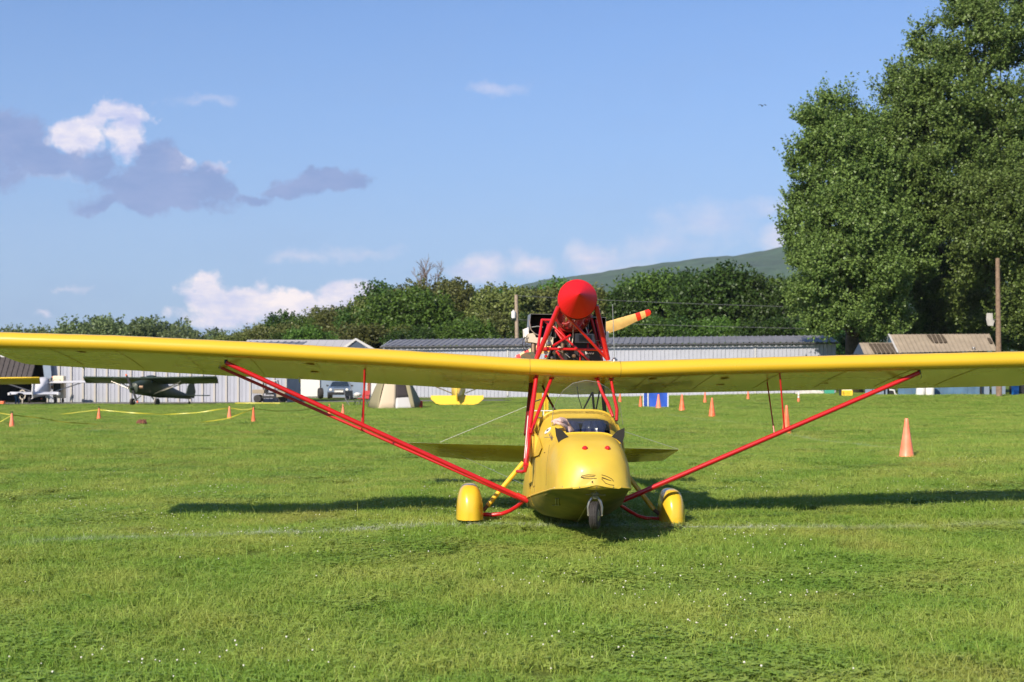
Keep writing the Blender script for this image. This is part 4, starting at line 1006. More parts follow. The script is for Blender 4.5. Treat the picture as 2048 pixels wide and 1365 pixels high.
for i in range(24):                       # lower front row
    px = 480+i*50+r.uniform(-12, 12); y = 660-(22*smooth(500, 900, px))+r.uniform(-20, 10); D = 127+r.uniform(-4, 4); top = at(px, y, D); k = (top.z+.2)/13.4
    if px > 1680: break
    plant_tree(protoA[(i*3+1) % 5 if px < 1190 else (2, 3, 2)[i % 3]], 'woodland_shrub_tree', (top.x, D, -.2), uniq('lower front tree, %s' % where(px)), 'lower front trees of the wood edge', s=max(.5, k*1.15), rz=r.random()*6.28, sz=k)
FS = [(-40, 660), (15, 655), (60, 650), (105, 654), (150, 647), (185, 632), (215, 630), (245, 634), (275, 652), (300, 634), (335, 632), (365, 655), (395, 668), (432, 656), (465, 662), (500, 660), (530, 662)]
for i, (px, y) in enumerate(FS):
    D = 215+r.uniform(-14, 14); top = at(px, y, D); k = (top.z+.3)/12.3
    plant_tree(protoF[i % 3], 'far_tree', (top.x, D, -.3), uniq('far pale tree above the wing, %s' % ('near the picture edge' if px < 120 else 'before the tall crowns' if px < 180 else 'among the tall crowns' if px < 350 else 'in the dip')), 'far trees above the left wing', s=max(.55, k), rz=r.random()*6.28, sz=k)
# bare tree
def bare_tree():
    r = random.Random(4); base = at(850, 757, 150); t = thing('bare_tree', (base.x, 150, 0), 'leafless grey tree sticking up above the green wood', 'tree')
    b = MB(); tips = []
    def grow(p, d, l, rad, dep):
        e = p+d*l; b.tube([p, p.lerp(e, .5)+V(r.uniform(-.04, .04), 0, 0)*l, e], [rad, rad*.8, rad*.6], 5)
        if dep == 0: return
        for _ in range(3 if dep > 1 else 4):
            nd = (d+V(r.uniform(-.75, .75), r.uniform(-.6, .6), r.uniform(-.05, .5))).normalized(); grow(e if r.random() < .6 else p.lerp(e, .75), nd, l*r.uniform(.55, .8), rad*.58, dep-1)
    grow(V(base.x, 150, 0), V(0, 0, 1), 7.3, .30, 0); k = MB(); k.v, k.f, k.m = b.v, b.f, b.m; k.build('trunk', M['bark'], t)
    b.__init__(); grow(V(base.x, 150, 7.0), V(.05, 0, 1).normalized(), 2.5, .2, 5)
    o = b.build('branches', mat('grey_twigs', (.20, .15, .13), .9), t)
bare_tree()
# big maples on the right, crowns shaped by hand-placed lobes (px, py, depth, radius px)
def maple(name, seed, lob, trunk_px, D, n_sprig, label, leaf=.175, h=20):
    base = at(trunk_px, 757, D); z0 = gz(base.x, D); t = thing(name, (base.x, D, z0), label, 'tree', 'big maples behind the shed')
    L_ = []
    rr = random.Random(seed)
    for (px, py, d, rp) in lob:
        p = at(px, py, d); R = rp/F*d
        L_.append((p.x-base.x, p.y-D, p.z-z0, R, R*1.05, R*.9))
        L_[-1] = L_[-1][:3]+(R*.52, R*.52, R*.46)
        for _ in range(11):
            a = -rr.random()*3.6+.2; e = rr.uniform(-.75, 1.15); k = R*rr.uniform(.30, .46); f_ = rr.uniform(.78, 1.08)
            L_.append((p.x-base.x+math.cos(a)*math.cos(e)*R*f_, p.y-D+math.sin(a)*math.cos(e)*R*f_, p.z-z0+math.sin(e)*R*f_, k, k, k*.42))
    sp = sprigs_in_lobes(L_, int(n_sprig*1.2), seed, 1.6, .0, .35)
    me = leafy(name+'_crown', sp, 33, leaf, seed, M['maple'], .42, .50)
    c = bpy.data.objects.new('crown', me); col.objects.link(c); c.parent = t
    tb = trunk_mesh(seed, h, .55, L_, 16); mm = bpy.data.meshes.new(name+'_trunk'); mm.from_pydata([p*U for p in tb.v], [], tb.f); mm.materials.append(M['bark']); mm.polygons.foreach_set('use_smooth', [True]*len(mm.polygons))
    k = bpy.data.objects.new('trunk', mm); col.objects.link(k); k.parent = t
maple('maple_tree', 3, [(1672, 240, 104, 42), (1640, 285, 103, 48), (1690, 310, 102, 55), (1735, 270, 106, 50), (1625, 350, 103, 42), (1670, 400, 101, 62), (1740, 380, 103, 62), (1615, 410, 104, 36), (1630, 460, 103, 50), (1700, 480, 100, 66), (1770, 460, 102, 60),
                        (1612, 520, 102, 46), (1660, 560, 100, 62), (1740, 560, 100, 66), (1625, 600, 103, 40), (1680, 630, 100, 48), (1750, 640, 101, 52), (1645, 655, 101, 30), (1800, 540, 103, 60)], 1705, 104, 6800, 'left and lower of the big maples, its branches touching the end of the long hangar', h=17)
maple('maple_tree', 9, [(1925, 15, 110, 50), (1990, -20, 110, 75), (2060, -30, 110, 80), (1860, 100, 109, 42), (1920, 120, 107, 75), (2010, 110, 106, 85), (1795, 165, 109, 30), (1815, 215, 108, 52), (1880, 220, 105, 75), (1970, 240, 104, 85), (2060, 230, 105, 85),
                        (1800, 290, 106, 60), (1860, 330, 104, 70), (1940, 360, 103, 75), (2030, 360, 103, 80), (1840, 420, 106, 60), (1900, 440, 104, 60), (1780, 250, 108, 50), (1775, 350, 107, 60), (1800, 430, 107, 60), (1850, 270, 108, 60), (1930, 300, 107, 70), (1990, 330, 108, 70)], 1960, 112, 8200, 'tallest maple rising out of the top of the picture at the right', h=30)
maple('maple_tree', 15, [(1965, 430, 100, 55), (2030, 420, 99, 60), (1940, 490, 101, 42), (2000, 500, 99, 55), (2060, 500, 99, 60), (1960, 560, 102, 42), (2050, 580, 100, 50), (2030, 640, 101, 42), (2090, 640, 100, 60), (2100, 420, 100, 80), (2130, 520, 100, 80), (1950, 630, 106, 40)], 2075, 103, 4300, 'bright low maple behind the bare wooden pole at the right edge', h=14)
maple('maple_tree', 22, [(1830, 520, 112, 70), (1880, 560, 113, 80), (1850, 620, 112, 70), (1940, 600, 113, 80), (1780, 620, 110, 60), (1990, 660, 112, 70), (1900, 680, 112, 60), (1810, 690, 111, 50), (1730, 690, 110, 40)], 1870, 114, 3600, 'shaded maple between the others, dark behind the shed roof', h=14)
# hanging branch tips over the end of the long hangar
# ------------------------------------------------------------------ bird
b = MB(); p = at(1525, 212, 160)
b.loft([[p+V(-.5, 0, .08), p+V(-.22, 0, .16), p+V(0, 0, .02), p+V(.22, 0, .16), p+V(.5, 0, .06)], [p+V(-.42, .22, .08), p+V(-.2, .3, .15), p+V(0, .3, .0), p+V(.2, .3, .15), p+V(.42, .22, .06)]], False)
b.tube([p+V(0, -.2, 0), p, p+V(0, .5, 0)], [.03, .07, .03], 6)
tag(b.build('bird', M['black']), 'tiny dark bird flying high left of the maples', 'bird')

# ------------------------------------------------------------------ hangars
M['panel'] = mat('pale_grey_steel_sheet', (.37, .38, .43), .45, var=.08, vscale=1.5, dirt=.15, dirt_or_shade_c=(.35, .3, .25))
M['panel2'] = mat('white_steel_sheet', (.50, .49, .48), .45, var=.06, vscale=1.5, dirt=.1)
M['roof_dark'] = mat('dark_grey_steel_roof', (.19, .185, .19), .5, var=.25, vscale=.6)
M['roof_white'] = mat('white_steel_roof', (.44, .42, .41), .45, var=.08, vscale=.5)
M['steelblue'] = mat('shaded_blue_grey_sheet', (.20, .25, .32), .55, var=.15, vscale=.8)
M['navy_sheet'] = mat('dark_blue_sheet', (.035, .055, .09), .6)
M['door_white'] = mat('white_door', (.62, .60, .56), .5)
M['brown_door'] = mat('dark_brown_door_sheet', (.045, .035, .033), .6, var=.3)
M['rust'] = mat('rusty_trim', (.22, .07, .04), .8)
M['concrete'] = mat('concrete', (.42, .39, .35), .9, var=.2)
def rib_mesh(name, w, h, ribs, m, depth=.035, pale=None):
    """one corrugated sheet, foot at origin, in xz, facing -y"""
    b = MB(); xs = []; ys = []
    for i in range(ribs):
        s = w/ribs; x0 = i*s
        for fx, fy in ((0, 0), (.62, 0), (.70, -depth), (.92, -depth), (1.0, 0)): xs.append(x0+s*fx); ys.append(fy)
    b.loft([[V(x, y, 0) for x, y in zip(xs, ys)], [V(x, y, h) for x, y in zip(xs, ys)]], False)
    me = bpy.data.meshes.new(name); me.from_pydata([p*U for p in b.v], [], b.f); me.materials.append(m)
    if pale:
        me.materials.append(pale)
        for p in me.polygons:
            if p.index % 5 == 2 or p.index % 5 == 3: p.material_index = 1
    return me
def place_mesh(name, me, loc, parent, rz=0, rx=0, sc=None):
    o = bpy.data.objects.new(name, me); col.objects.link(o); o.parent = parent; o.location = (Vector(loc)-WP[parent.name])*U; o.rotation_euler = (rx, 0, rz)
    if sc: o.scale = sc
    WP[o.name] = Vector(loc); return o
M['rib_pale'] = mat('cream_batten', (.42, .39, .35), .5)
# long grey hangar on the right ------------------------------------------------
A0, A1 = at(765, 757, 109), at(1672, 757, 105); 
lh = thing('long_hangar', (A0.x, 109, 0), 'long low pale grey steel hangar with dark grey ribbed roof', 'hangar')
n = 38; W_ = (A1.xy-A0.xy).length/n; rzH = math.atan2(A1.y-A0.y, A1.x-A0.x); sheet = rib_mesh('wall_sheet', W_*.992, 1, 3, M['panel'], .03)
for i in range(n):
    t = i/n; p = A0.lerp(A1, t); ez = 3.86+.22*t; g0 = gz(p.x, p.y)-.05
    place_mesh('wall_panel', sheet, (p.x, p.y, g0), lh, rzH, 0, (1, 1, ez-g0))
rl = 5.2; rs = rib_mesh('roof_sheet', W_*.992, 1, 2, M['roof_dark'], -.05)
for i in range(n):
    t = i/n; p = A0.lerp(A1, t); ez = 3.88+.22*t; sl_ = math.atan2(.62, 5.0)
    place_mesh('roof_panel', rs, (p.x, p.y-.35, ez), lh, rzH, -(math.pi/2-sl_), (1, -1, rl))
b = MB(); nrm = V(0, 1, 0)
for (a, c) in ((A0, A0+V(.9, 0, 0)), ): pass
back = V(.4, 5, 0)
b.add([V(A0.x, A0.y+.06, -.2), V(A1.x, A1.y+.06, 0), V(A1.x, A1.y+.06, 4.05), V(A0.x, A0.y+.06, 3.84)], [(0, 1, 2, 3)])
b.add([V(A1.x, A1.y+.06, 0), V(A1.x+.4, A1.y+5, 0), V(A1.x+.4, A1.y+5, 4.7), V(A1.x, A1.y+.06, 4.05)], [(0, 1, 2, 3)])
b.add([V(A0.x, A0.y+.06, -.2), V(A0.x+.4, A0.y+5, 0), V(A0.x+.4, A0.y+5, 4.5), V(A0.x, A0.y+.06, 3.84)], [(0, 1, 2, 3)])
b.build('wall_core', M['panel'], lh, False)
b = MB(); e0, e1 = V(A0.x-.1, A0.y-.4, 3.80), V(A1.x+.1, A1.y-.4, 4.02); b.tube([e0, e1], .07, 6); b.build('gutter', mat('dark_gutter', (.04, .04, .045), .5), lh)
b = MB(); b.tube([V(A0.x-.1, A0.y-.4, 3.80), V(A0.x+.3, A0.y+4.7, 4.48)], .05, 6); b.build('barge_trim', M['panel2'], lh); b = MB(); b.tube([V(A1.x+.1, A1.y-.4, 4.02), V(A1.x+.45, A1.y+4.7, 4.7)], .05, 6); b.build('barge_trim', M['panel2'], lh)
for px in (1022, 1515): p = A0.lerp(A1, (px-765)/907); b = MB(); b.box((p.x, p.y-.06, 2.0), (.12, .05, 3.8)); b.build('door_post', M['panel2'], lh, False)
b = MB(); b.box((A0.x+9, 108.6, .10), (18, .3, .32), Matrix.Rotation(rzH, 3, 'Z')); b.build('footing', M['concrete'], lh, False)
# left hangar -------------------------------------------------------------------
L0, L1 = at(95, 757, 85), at(572, 757, 85)
hg = thing('left_hangar', (L0.x, 85, 0), 'grey steel hangar behind the parked planes at left with cream battens', 'hangar')
n = 20; W_ = (L1.x-L0.x)/n; sheet = rib_mesh('left_wall_sheet', W_*.99, 3.0, 3, M['panel'], .022)
for i in range(n): place_mesh('wall_panel', sheet, (L0.x+i*W_, 85, 0), hg)
for i in range(n+1): b = MB(); b.box((L0.x+i*W_, 84.95, 1.5), (.11, .05, 3.0)); b.build('batten', M['rib_pale'], hg, False)
b = MB(); b.box((L0.x+7.1, 85.08, 1.5), (14.3, .06, 3.0)); b.build('wall_core', M['panel'], hg, False)
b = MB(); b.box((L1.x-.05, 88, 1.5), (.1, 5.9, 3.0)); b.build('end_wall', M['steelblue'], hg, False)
rs = rib_mesh('left_roof_sheet', .9, 7.2, 2, M['roof_dark'], -.04)
for i in range(34): place_mesh('roof_panel', rs, (L1.x-.9*(i+1)+.3, 84.7, 3.02), hg, 0, -(math.pi/2-math.atan2(.75, 7)), (1, -1, 1))
# open bay with raised dark door
bx0, bx1 = at(-420, 757, 85).x, L0.x
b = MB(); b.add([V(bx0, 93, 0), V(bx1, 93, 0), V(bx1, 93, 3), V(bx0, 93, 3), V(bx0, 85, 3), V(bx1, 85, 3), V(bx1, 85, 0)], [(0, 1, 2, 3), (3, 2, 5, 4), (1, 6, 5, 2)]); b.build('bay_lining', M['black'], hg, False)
dm = rib_mesh('door_sheet', .62, 1.9, 2, M['brown_door'], .05)
for i in range(10): place_mesh('door_panel', dm, (bx1-.55-.62*(i+1), 83.7, 1.22), hg, 0, math.radians(-38))
b = MB(); b.box(((bx0+bx1)/2-.3, 84.88, 2.28), (bx1-bx0-.6, .1, .12)); b.build('rust_trim', M['rust'], hg, False)
b = MB(); b.box(((bx0+bx1)/2-.3, 84.9, 2.6), (bx1-bx0-.6, .1, .42)); b.build('fascia', M['panel2'], hg, False)
b = MB(); b.plate([V(bx1-.22, 84.6, 3), V(bx1+.25, 84.6, 3), V(bx1+.42, 84.6, 1.25), V(bx1, 84.6, 1.1)], .1, V(0, 1, 0)); b.build('side_panel', M['steelblue'], hg, False)
# white-roof gabled hangar -----------------------------------------------------------
D = 108
gh = thing('gabled_hangar', at(640, 790, D), 'white-roofed gabled hangar with white doors between the two grey hangars', 'hangar')
pk, el, er = at(712, 678, D), at(682, 698, D), at(746, 698, D)
gl, gr_ = V(el.x, D, 0), V(er.x, D, 0)
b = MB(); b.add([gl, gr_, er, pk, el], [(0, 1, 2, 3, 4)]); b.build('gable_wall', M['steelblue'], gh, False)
b = MB(); b.add([V(el.x+.12, D-.05, el.z-.28), V(er.x-.12, D-.05, er.z-.28), pk+V(0, -.05, -.12)], [(0, 1, 2)]); b.build('gable_infill', M['navy_sheet'], gh, False)
xl = at(480, 757, D).x
nn = 14; w_ = (pk.x-xl)/nn
for i in range(nn):
    x = xl+w_*i; b = MB(); b.add([V(x, D-.1, el.z), V(x+w_*.98, D-.1, el.z), V(x+w_*.98, D+3, pk.z), V(x, D+3, pk.z)] if i < nn-1 else [V(x, D-.1, el.z), V(el.x, D-.1, el.z), V(pk.x, D-.1, pk.z+.02), V(x, D+3, pk.z)], [(0, 1, 2, 3)]); b.build('roof_panel', M['roof_white'], gh, False)
b = MB(); b.plate([pk+V(0, -.1, .05), er+V(.15, -.1, 0), er+V(0, -.1, -.16), pk+V(0, -.1, -.12)], .12, V(0, 1, 0)); b.build('barge_board', M['panel2'], gh, False)
b = MB(); b.plate([pk+V(0, -.1, .05), el+V(-.05, -.1, 0), el+V(.1, -.1, -.16), pk+V(0, -.1, -.12)], .12, V(0, 1, 0)); b.build('barge_board', M['panel2'], gh, False)
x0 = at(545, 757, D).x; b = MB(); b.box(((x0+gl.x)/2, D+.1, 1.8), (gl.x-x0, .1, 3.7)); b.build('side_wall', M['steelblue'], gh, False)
b = MB(); b.box(((x0+at(578, 757, D).x)/2, D-.0, 1.7), (at(578, 757, D).x-x0, .1, 3.4)); b.build('dark_bay', M['navy_sheet'], gh, False)
for (a, c) in ((579, 597), (599, 640)): p, q = at(a, 757, D).x, at(c, 757, D).x; b = MB(); b.box(((p+q)/2, D-.06, 1.55), (q-p, .08, 3.0)); b.build('sliding_door', M['door_white'], gh, False)
p = at(597.5, 757, D); b = MB(); b.box((p.x, D-.1, 1.55), (.10, .08, 3.0)); b.build('downpipe', M['panel'], gh, False)
b = MB(); x1 = at(732, 757, D).x; b.box((x1+.5, D-.04, 1.5), (.9, .06, 3.0)); b.build('white_panel', M['door_white'], gh, False)
b = MB(); b.box((at(738, 757, D).x, D-.12, 1.5), (.22, .1, 3.0)); b.build('red_post', M['rust'], gh, False)

# shed on the right -----------------------------------------------------------------
M['shed_blue'] = mat('weathered_blue_wall', (.085, .17, .27), .75, var=.35, vscale=1.2, dirt=.6, dirt_or_shade_c=(.22, .17, .13))
M['shed_roof'] = mat('tan_fibre_roof', (.33, .27, .20), .8, var=.2, vscale=1.0)
M['shed_patch'] = mat('dark_roof_light', (.10, .075, .05), .6, var=.4, vscale=6)
D = 95
sh = thing('blue_shed', at(1850, 800, D), 'weathered blue shed with tan ribbed roof beside the bare wooden pole', 'shed')
def SP(x, y, d=0): return at(x, y, D+d)
def slope_panels(name, rl, rr, el, er, n, m, owner):
    for i in range(n):
        a, c = i/n, (i+.97)/n; t0, t1, b1, b0 = rl.lerp(rr, a), rl.lerp(rr, c), el.lerp(er, c), el.lerp(er, a)
        up = V(0, -.25, .018); g = MB(); mid0, mid1 = t0.lerp(t1, .78), b0.lerp(b1, .78)
        g.add([t0, mid0, t0.lerp(t1, .84)+up*.9, t0.lerp(t1, .93)+up*.9, t1, b1, b0.lerp(b1, .93)+up*.9, b0.lerp(b1, .84)+up*.9, mid1, b0], [(0, 1, 8, 9), (1, 2, 7, 8), (2, 3, 6, 7), (3, 4, 5, 6)]); g.build(name, m, owner, False)
RL, RR, EL, ER = SP(1779, 669.5, 3.0), SP(1977, 668.5, 3.0), SP(1797, 706, 0), SP(1993, 702, 0)
slope_panels('roof_panel', RL, RR, EL, ER, 22, M['shed_roof'], sh)
b = MB(); g0 = SP(1772, 706, 5.0); b.add([RL, EL, g0], [(0, 1, 2)]); b.build('gable', M['shed_blue'], sh, False)
b = MB(); b.tube([RL+V(-.05, -.05, 0), EL+V(-.05, -.05, 0)], .06, 6); b.build('barge_board', M['panel2'], sh); b = MB(); b.tube([RL+V(-.05, 0, 0), g0], .06, 6); b.build('barge_board', M['panel2'], sh)
b = MB(); up = V(0, -.12, .05); q = lambda u, v: RL.lerp(RR, u).lerp(EL.lerp(ER, u), v)+up; b.add([q(.36, .06), q(.52, .06), q(.545, .52), q(.39, .52)], [(0, 1, 2, 3)]); b.build('roof_light', M['shed_patch'], sh, False)
b = MB(); b.add([q(.95, .28)+V(0, 0, 0), q(.985, .28), q(1.0, .6), q(.96, .6)], [(0, 1, 2, 3)]); b.build('roof_patch', M['shed_patch'], sh, False)
b = MB(); vp = SP(1947, 703, .2); b.lathe(vp, (0, 0, 1), [(.09, 0), (.09, .18), (.13, .2), (.12, .27)], 10); b.build('roof_vent', M['metal'], sh)
rl2, rr2, el2, er2 = SP(1718, 686, 2), SP(1783, 686, 2), SP(1728, 709, 0), SP(1800, 708, 0)
slope_panels('lean_to_roof_panel', rl2, rr2, el2, er2, 8, M['shed_roof'], sh)
b = MB(); q2 = lambda u, v: rl2.lerp(rr2, u).lerp(el2.lerp(er2, u), v)+up; b.add([q2(.25, .12), q2(.97, .12), q2(.97, .98), q2(.28, .98)], [(0, 1, 2, 3)]); b.build('roof_light', M['shed_patch'], sh, False)
b = MB(); b.add([rl2, el2, SP(1706, 709, 3)], [(0, 1, 2)]); b.build('gable', M['navy_sheet'], sh, False)
wx0, wx1 = SP(1797, 757).x, SP(1964, 757).x
for i in range(12):
    a = wx0+(wx1-wx0)*i/12; w = (wx1-wx0)/12; b = MB(); b.box((a+w/2, D+.15+.02*(i % 2), 1.6), (w*.985, .08, 3.1)); b.build('wall_board', M['shed_blue'], sh, False)
b = MB(); b.box((SP(1770, 757).x, D+1.2, 1.5), (1.9, .1, 2.9)); b.build('lean_to_wall', M['shed_blue'], sh, False)
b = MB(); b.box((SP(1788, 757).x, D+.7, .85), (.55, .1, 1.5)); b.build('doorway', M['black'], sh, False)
for x in (1744, 1768, 1775): b = MB(); p = SP(x, 757); b.box((p.x, D+.3, .8), (.10, .10, 1.7)); b.build('post', M['steelblue'], sh, False)
b = MB(); b.box((SP(1752, 757).x, D+.5, .75), (1.2, .08, .9)); b.build('porch_panel', M['steelblue'], sh, False)
b = MB(); b.box((SP(1962, 757).x, D+.05, 1.2), (.12, .1, 2.4)); b.build('corner_trim', M['black'], sh, False)
b = MB(); b.box((SP(1976, 757).x, D+.6, 1.2), (.55, .08, 2.4)); b.box((SP(2003, 757).x, D+.6, 1.2), (.9, .08, 2.4)); b.build('side_annex', M['steelblue'], sh, False)
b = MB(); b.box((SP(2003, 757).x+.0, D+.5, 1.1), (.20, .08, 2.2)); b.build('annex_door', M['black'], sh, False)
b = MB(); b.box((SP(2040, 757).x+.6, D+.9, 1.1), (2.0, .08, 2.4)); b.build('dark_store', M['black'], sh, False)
# white bent pipe, white tanks, barrel, sign, bin
b = MB(); pts = [SP(x, y, -.3) for x, y in ((1779, 780), (1788, 781), (1790, 789), (1804, 793), (1806, 801))]; b.tube(pts, .055, 8); tag(b.build('drain_pipe', M['white']), 'bent white drain pipe against the blue shed wall', 'pipe')
for i, (x, tilt, lb) in enumerate(((1842, .09, 'left and slightly leaning one of two white cylinders against the blue shed'), (1861, .02, 'upright right one of two white cylinders against the blue shed'))):
    p = SP(x, 803, -1.2); b = MB(); ax_ = V(tilt, .05, 1).normalized(); b.lathe(V(p.x-.05, p.y, gz(p.x, p.y)), ax_, [(.28, 0), (.30, .03), (.30, 1.25), (.27, 1.3)], 18); tag(b.build('white_cylinder', M['white']), lb, 'cylinder', 'white cylinders against the shed')
b = MB(); p = SP(2030, 797, .1); b.lathe(V(p.x, p.y, gz(p.x, p.y)), (0, 0, 1), [(.22, 0), (.24, .02), (.24, .3), (.25, .32), (.24, .34), (.24, .6), (.25, .62), (.24, .64), (.24, .88), (.2, .9)], 18); tag(b.build('blue_barrel', mat('blue_plastic', (.01, .16, .5), .35)), 'bright blue plastic barrel right of the wooden pole', 'barrel')
D = 92
p = at(1693.5, 800, D); z0 = gz(p.x, D)
sg = thing('board_sign', (p.x, D, z0), 'small white and yellow board sign standing on the grass before the shed', 'sign')
M['sign_y'] = mat('sign_yellow', (.80, .52, .03), .5); M['sign_w'] = mat('sign_white', (.76, .72, .68), .5)
b = MB(); b.box((p.x, D, z0+.62), (.66, .04, .42)); b.build('white_board', M['sign_w'], sg, False); b = MB(); b.box((p.x+.02, D, z0+.21), (.70, .05, .40)); b.build('yellow_board', M['sign_y'], sg, False)
b = MB(); b.box((p.x-.38, D+.2, z0+.4), (.06, .45, .8)); b.build('side_leg', M['black'], sg, False)
M['sign_k'] = mat('sign_brown_letter', (.10, .05, .01), .6); M['sign_o'] = mat('sign_orange_letter', (.55, .25, .02), .6)
b = MB(); bx, bz_ = p.x-.26, z0+.12; yy = D-.035
b.tube([V(bx, yy, bz_), V(bx, yy, bz_+.2), V(bx+.08, yy, bz_+.19), V(bx+.09, yy, bz_+.12), V(bx+.01, yy, bz_+.105), V(bx+.10, yy, bz_+.09), V(bx+.10, yy, bz_+.02), V(bx, yy, bz_)], .012, 5); b.build('letter', M['sign_k'], sg)
for k in range(3):
    b = MB(); x = p.x-.08+k*.12
    if k == 0: b.tube([V(x, yy, bz_+.2), V(x, yy, bz_+.02), V(x+.08, yy, bz_+.02), V(x+.08, yy, bz_+.2)], .008, 5)
    elif k == 1: b.tube([V(x+.08, yy, bz_+.18), V(x, yy, bz_+.18), V(x, yy, bz_+.1), V(x+.08, yy, bz_+.1), V(x+.08, yy, bz_+.02), V(x, yy, bz_+.02)], .008, 5)
    else: b.tube([V(x+.08, yy, bz_+.18), V(x, yy, bz_+.18), V(x, yy, bz_+.02), V(x+.08, yy, bz_+.02)], .008, 5)
    b.build('letter', M['sign_o'], sg)
for k in range(3): b = MB(); b.box((p.x, yy, z0+.56+k*.07), (.44, .01, .022)); b.build('printed_line', M['panel'], sg, False)
M['teal'] = mat('teal_plastic', (.05, .30, .20), .5)
D = 100; p = at(1658, 792, D); z0 = gz(p.x, D); b = MB(); b.box((p.x, D, z0+.28), (.66, .5, .5)); tb = thing('green_bin', (p.x, D, z0), 'green plastic bin with lid on the ground left of the board sign', 'bin'); b.build('bin_body', M['teal'], tb, False, bevel=.03)
b = MB(); b.box((p.x, D, z0+.55), (.72, .56, .07)); b.build('lid', M['teal'], tb, False, bevel=.02)
b = MB(); b.box((p.x-.6, D+1, z0+.40), (.55, .4, .55)); tag(b.build('green_crate', M['teal'], smooth_=False, bevel=.03), 'green crate touching the left side of the green bin', 'crate')
r2 = random.Random(8); b = MB(); cx = at(1622, 786, 101).x; z0 = gz(cx, 101); rings = []
for j in range(7):
    u = j/6; rings.append([V(cx-1.2+2.4*i/12, 101+.5*math.cos(u*math.pi), z0-.02+.36*math.sin(u*math.pi)**.8*math.sin(math.pi*max(.02, min(.98, i/12)))**.5+r2.uniform(-.03, .03)) for i in range(13)])
b.loft(rings, False); tag(b.build('tarpaulin_heap', mat('pale_tarpaulin', (.55, .52, .46), .8, var=.25, vscale=4), smooth_=False), 'long low heap under a pale tarpaulin left of the green crate', 'heap')

# poles and wires ---------------------------------------------------------------
M['pole'] = mat('weathered_pole_wood', (.26, .17, .11), .9, var=.4, vscale=5, bump=.4)
M['pole2'] = mat('pale_pole_wood', (.36, .28, .20), .9, var=.3, vscale=5)
D = 90; t0, t1 = at(1995, 517, D), at(1998, 797, D); t1.z = gz(t1.x, D)-.1
po = thing('wooden_pole', t1, 'tall bare weathered wooden pole in front of the bright low maple', 'pole')
b = MB(); b.tube([t1, t0], [.19, .13], 12); b.build('pole_shaft', M['pole'], po)
b = MB(); b.plate([at(x, y, D-.2) for x, y in ((1973, 627), (1985, 627), (1986, 641), (1989, 642), (1986, 653), (1975, 652), (1972, 640))], .3, V(.3, 1, 0)); lo = b.build('floodlight', M['concrete'], po, False, bevel=.02)
b = MB(); b.tube([at(1987, 640, D-.1), at(1996, 641, D)], .04, 6); b.build('floodlight_arm', M['metal'], po)
D = 118; t0, t1 = at(1032.5, 590, D), at(1036, 757, D); t1.z = -.1
po2 = thing('utility_pole', t1, 'utility pole with white transformer behind the long grey roof', 'pole'); b = MB(); b.tube([t1, t0], [.20, .15], 10); b.build('pole_shaft', M['pole2'], po2)
b = MB(); c = at(1027, 630, D-.25); b.lathe(c-V(0, 0, .30), (0, 0, 1), [(.15, 0), (.18, .03), (.18, .52), (.16, .58), (.06, .62), (.05, .7)], 14); b.build('transformer', M['white'], po2)
b = MB(); b.tube([at(1022, 640, D-.1), at(1034, 640, D)], .03, 6); b.tube([at(1026, 640, D-.1), at(1035, 616, D)], .012, 5); b.build('bracket', M['metal'], po2)
def wire(x0, y0, d0, x1, y1, d1, sag, lb):
    p, q = at(x0, y0, d0), at(x1, y1, d1); b = MB(); b.tube([p.lerp(q, i/20)-V(0, 0, sag*4*(i/20)*(1-i/20)) for i in range(21)], .018, 4)
    tag(b.build('overhead_wire', M['grey']), lb, 'wire', 'overhead wires from the utility pole')
wire(1033, 592, 118, 2150, 620, 124, .35, 'upper overhead wire running right from the utility pole')
wire(1034, 640, 118, 2150, 660, 124, .3, 'lower overhead wire running right from the utility pole')

# ------------------------------------------------------------------ cones and tape
M['cone'] = mat('orange_cone_plastic', (.80, .13, .035), .4, var=.12, vscale=5, var_c=(.85, .20, .09))
M['cone_pink'] = mat('faded_orange_cone_plastic', (.86, .27, .15), .4, var=.2, vscale=4, var_c=(.82, .18, .08))
def cone_proto(m, slim=1):
    t = thing('traffic_cone', (0, 0, 0), None, None)
    b = MB(); b.lathe((0, 0, 0), (0, 0, 1), [(.175*slim, .022), (.165*slim, .05), (.145*slim, .2), (.085*slim, .62), (.05*slim, .90), (.040*slim, .985), (.030*slim, 1.0), (.018*slim, 1.0), (.016*slim, .9)], 22); b.build('cone_body', m, t)
    b = MB(); b.box((0, 0, .011), (.38*slim, .38*slim, .022)); b.build('base_plate', m, t, False, bevel=.006); return t
protoC = {}
cones = [(1813, 915, 78, 'p', 'nearest and largest orange cone, alone on the grass at right', 1.12), (1573, 868, 57, 'o', 'orange cone partly behind the right wing strut', 1), (1424, 836, 40, 'o', 'orange cone front right of the blue box', 1.1), (1364, 824, 35, 'o', 'orange cone just right of the blue box', 1.15),
         (1317, 819, 30, 'p', 'orange cone standing directly in front of the blue box', 1.2), (1281, 816, 24, 'o', 'orange cone just left of the blue box', 1), (1240, 806, 22, 'o', 'orange cone beside the windscreen edge, close to the red struts', 1), (1410, 807, 24, 'o', 'far orange cone behind and right of the blue box', .9), (1496, 800, 20, 'o', 'far orange cone standing alone under the right wing', .9),
         (24, 858, 31, 'p', 'orange cone at the far left holding the tape', 1.2), (198, 840, 23, 'o', 'orange cone with tape in front of the dark green plane tail-left', 1.2), (459, 840, 27, 'p', 'left of the close pair of tape cones', 1.15), (507, 847, 32, 'o', 'right of the close pair of tape cones', .85), (659, 838, 29, 'o', 'orange cone half hidden behind the left wing struts', 1), (686, 831, 22, 'p', 'orange cone at the tape end before the folding chair', 1.1)]
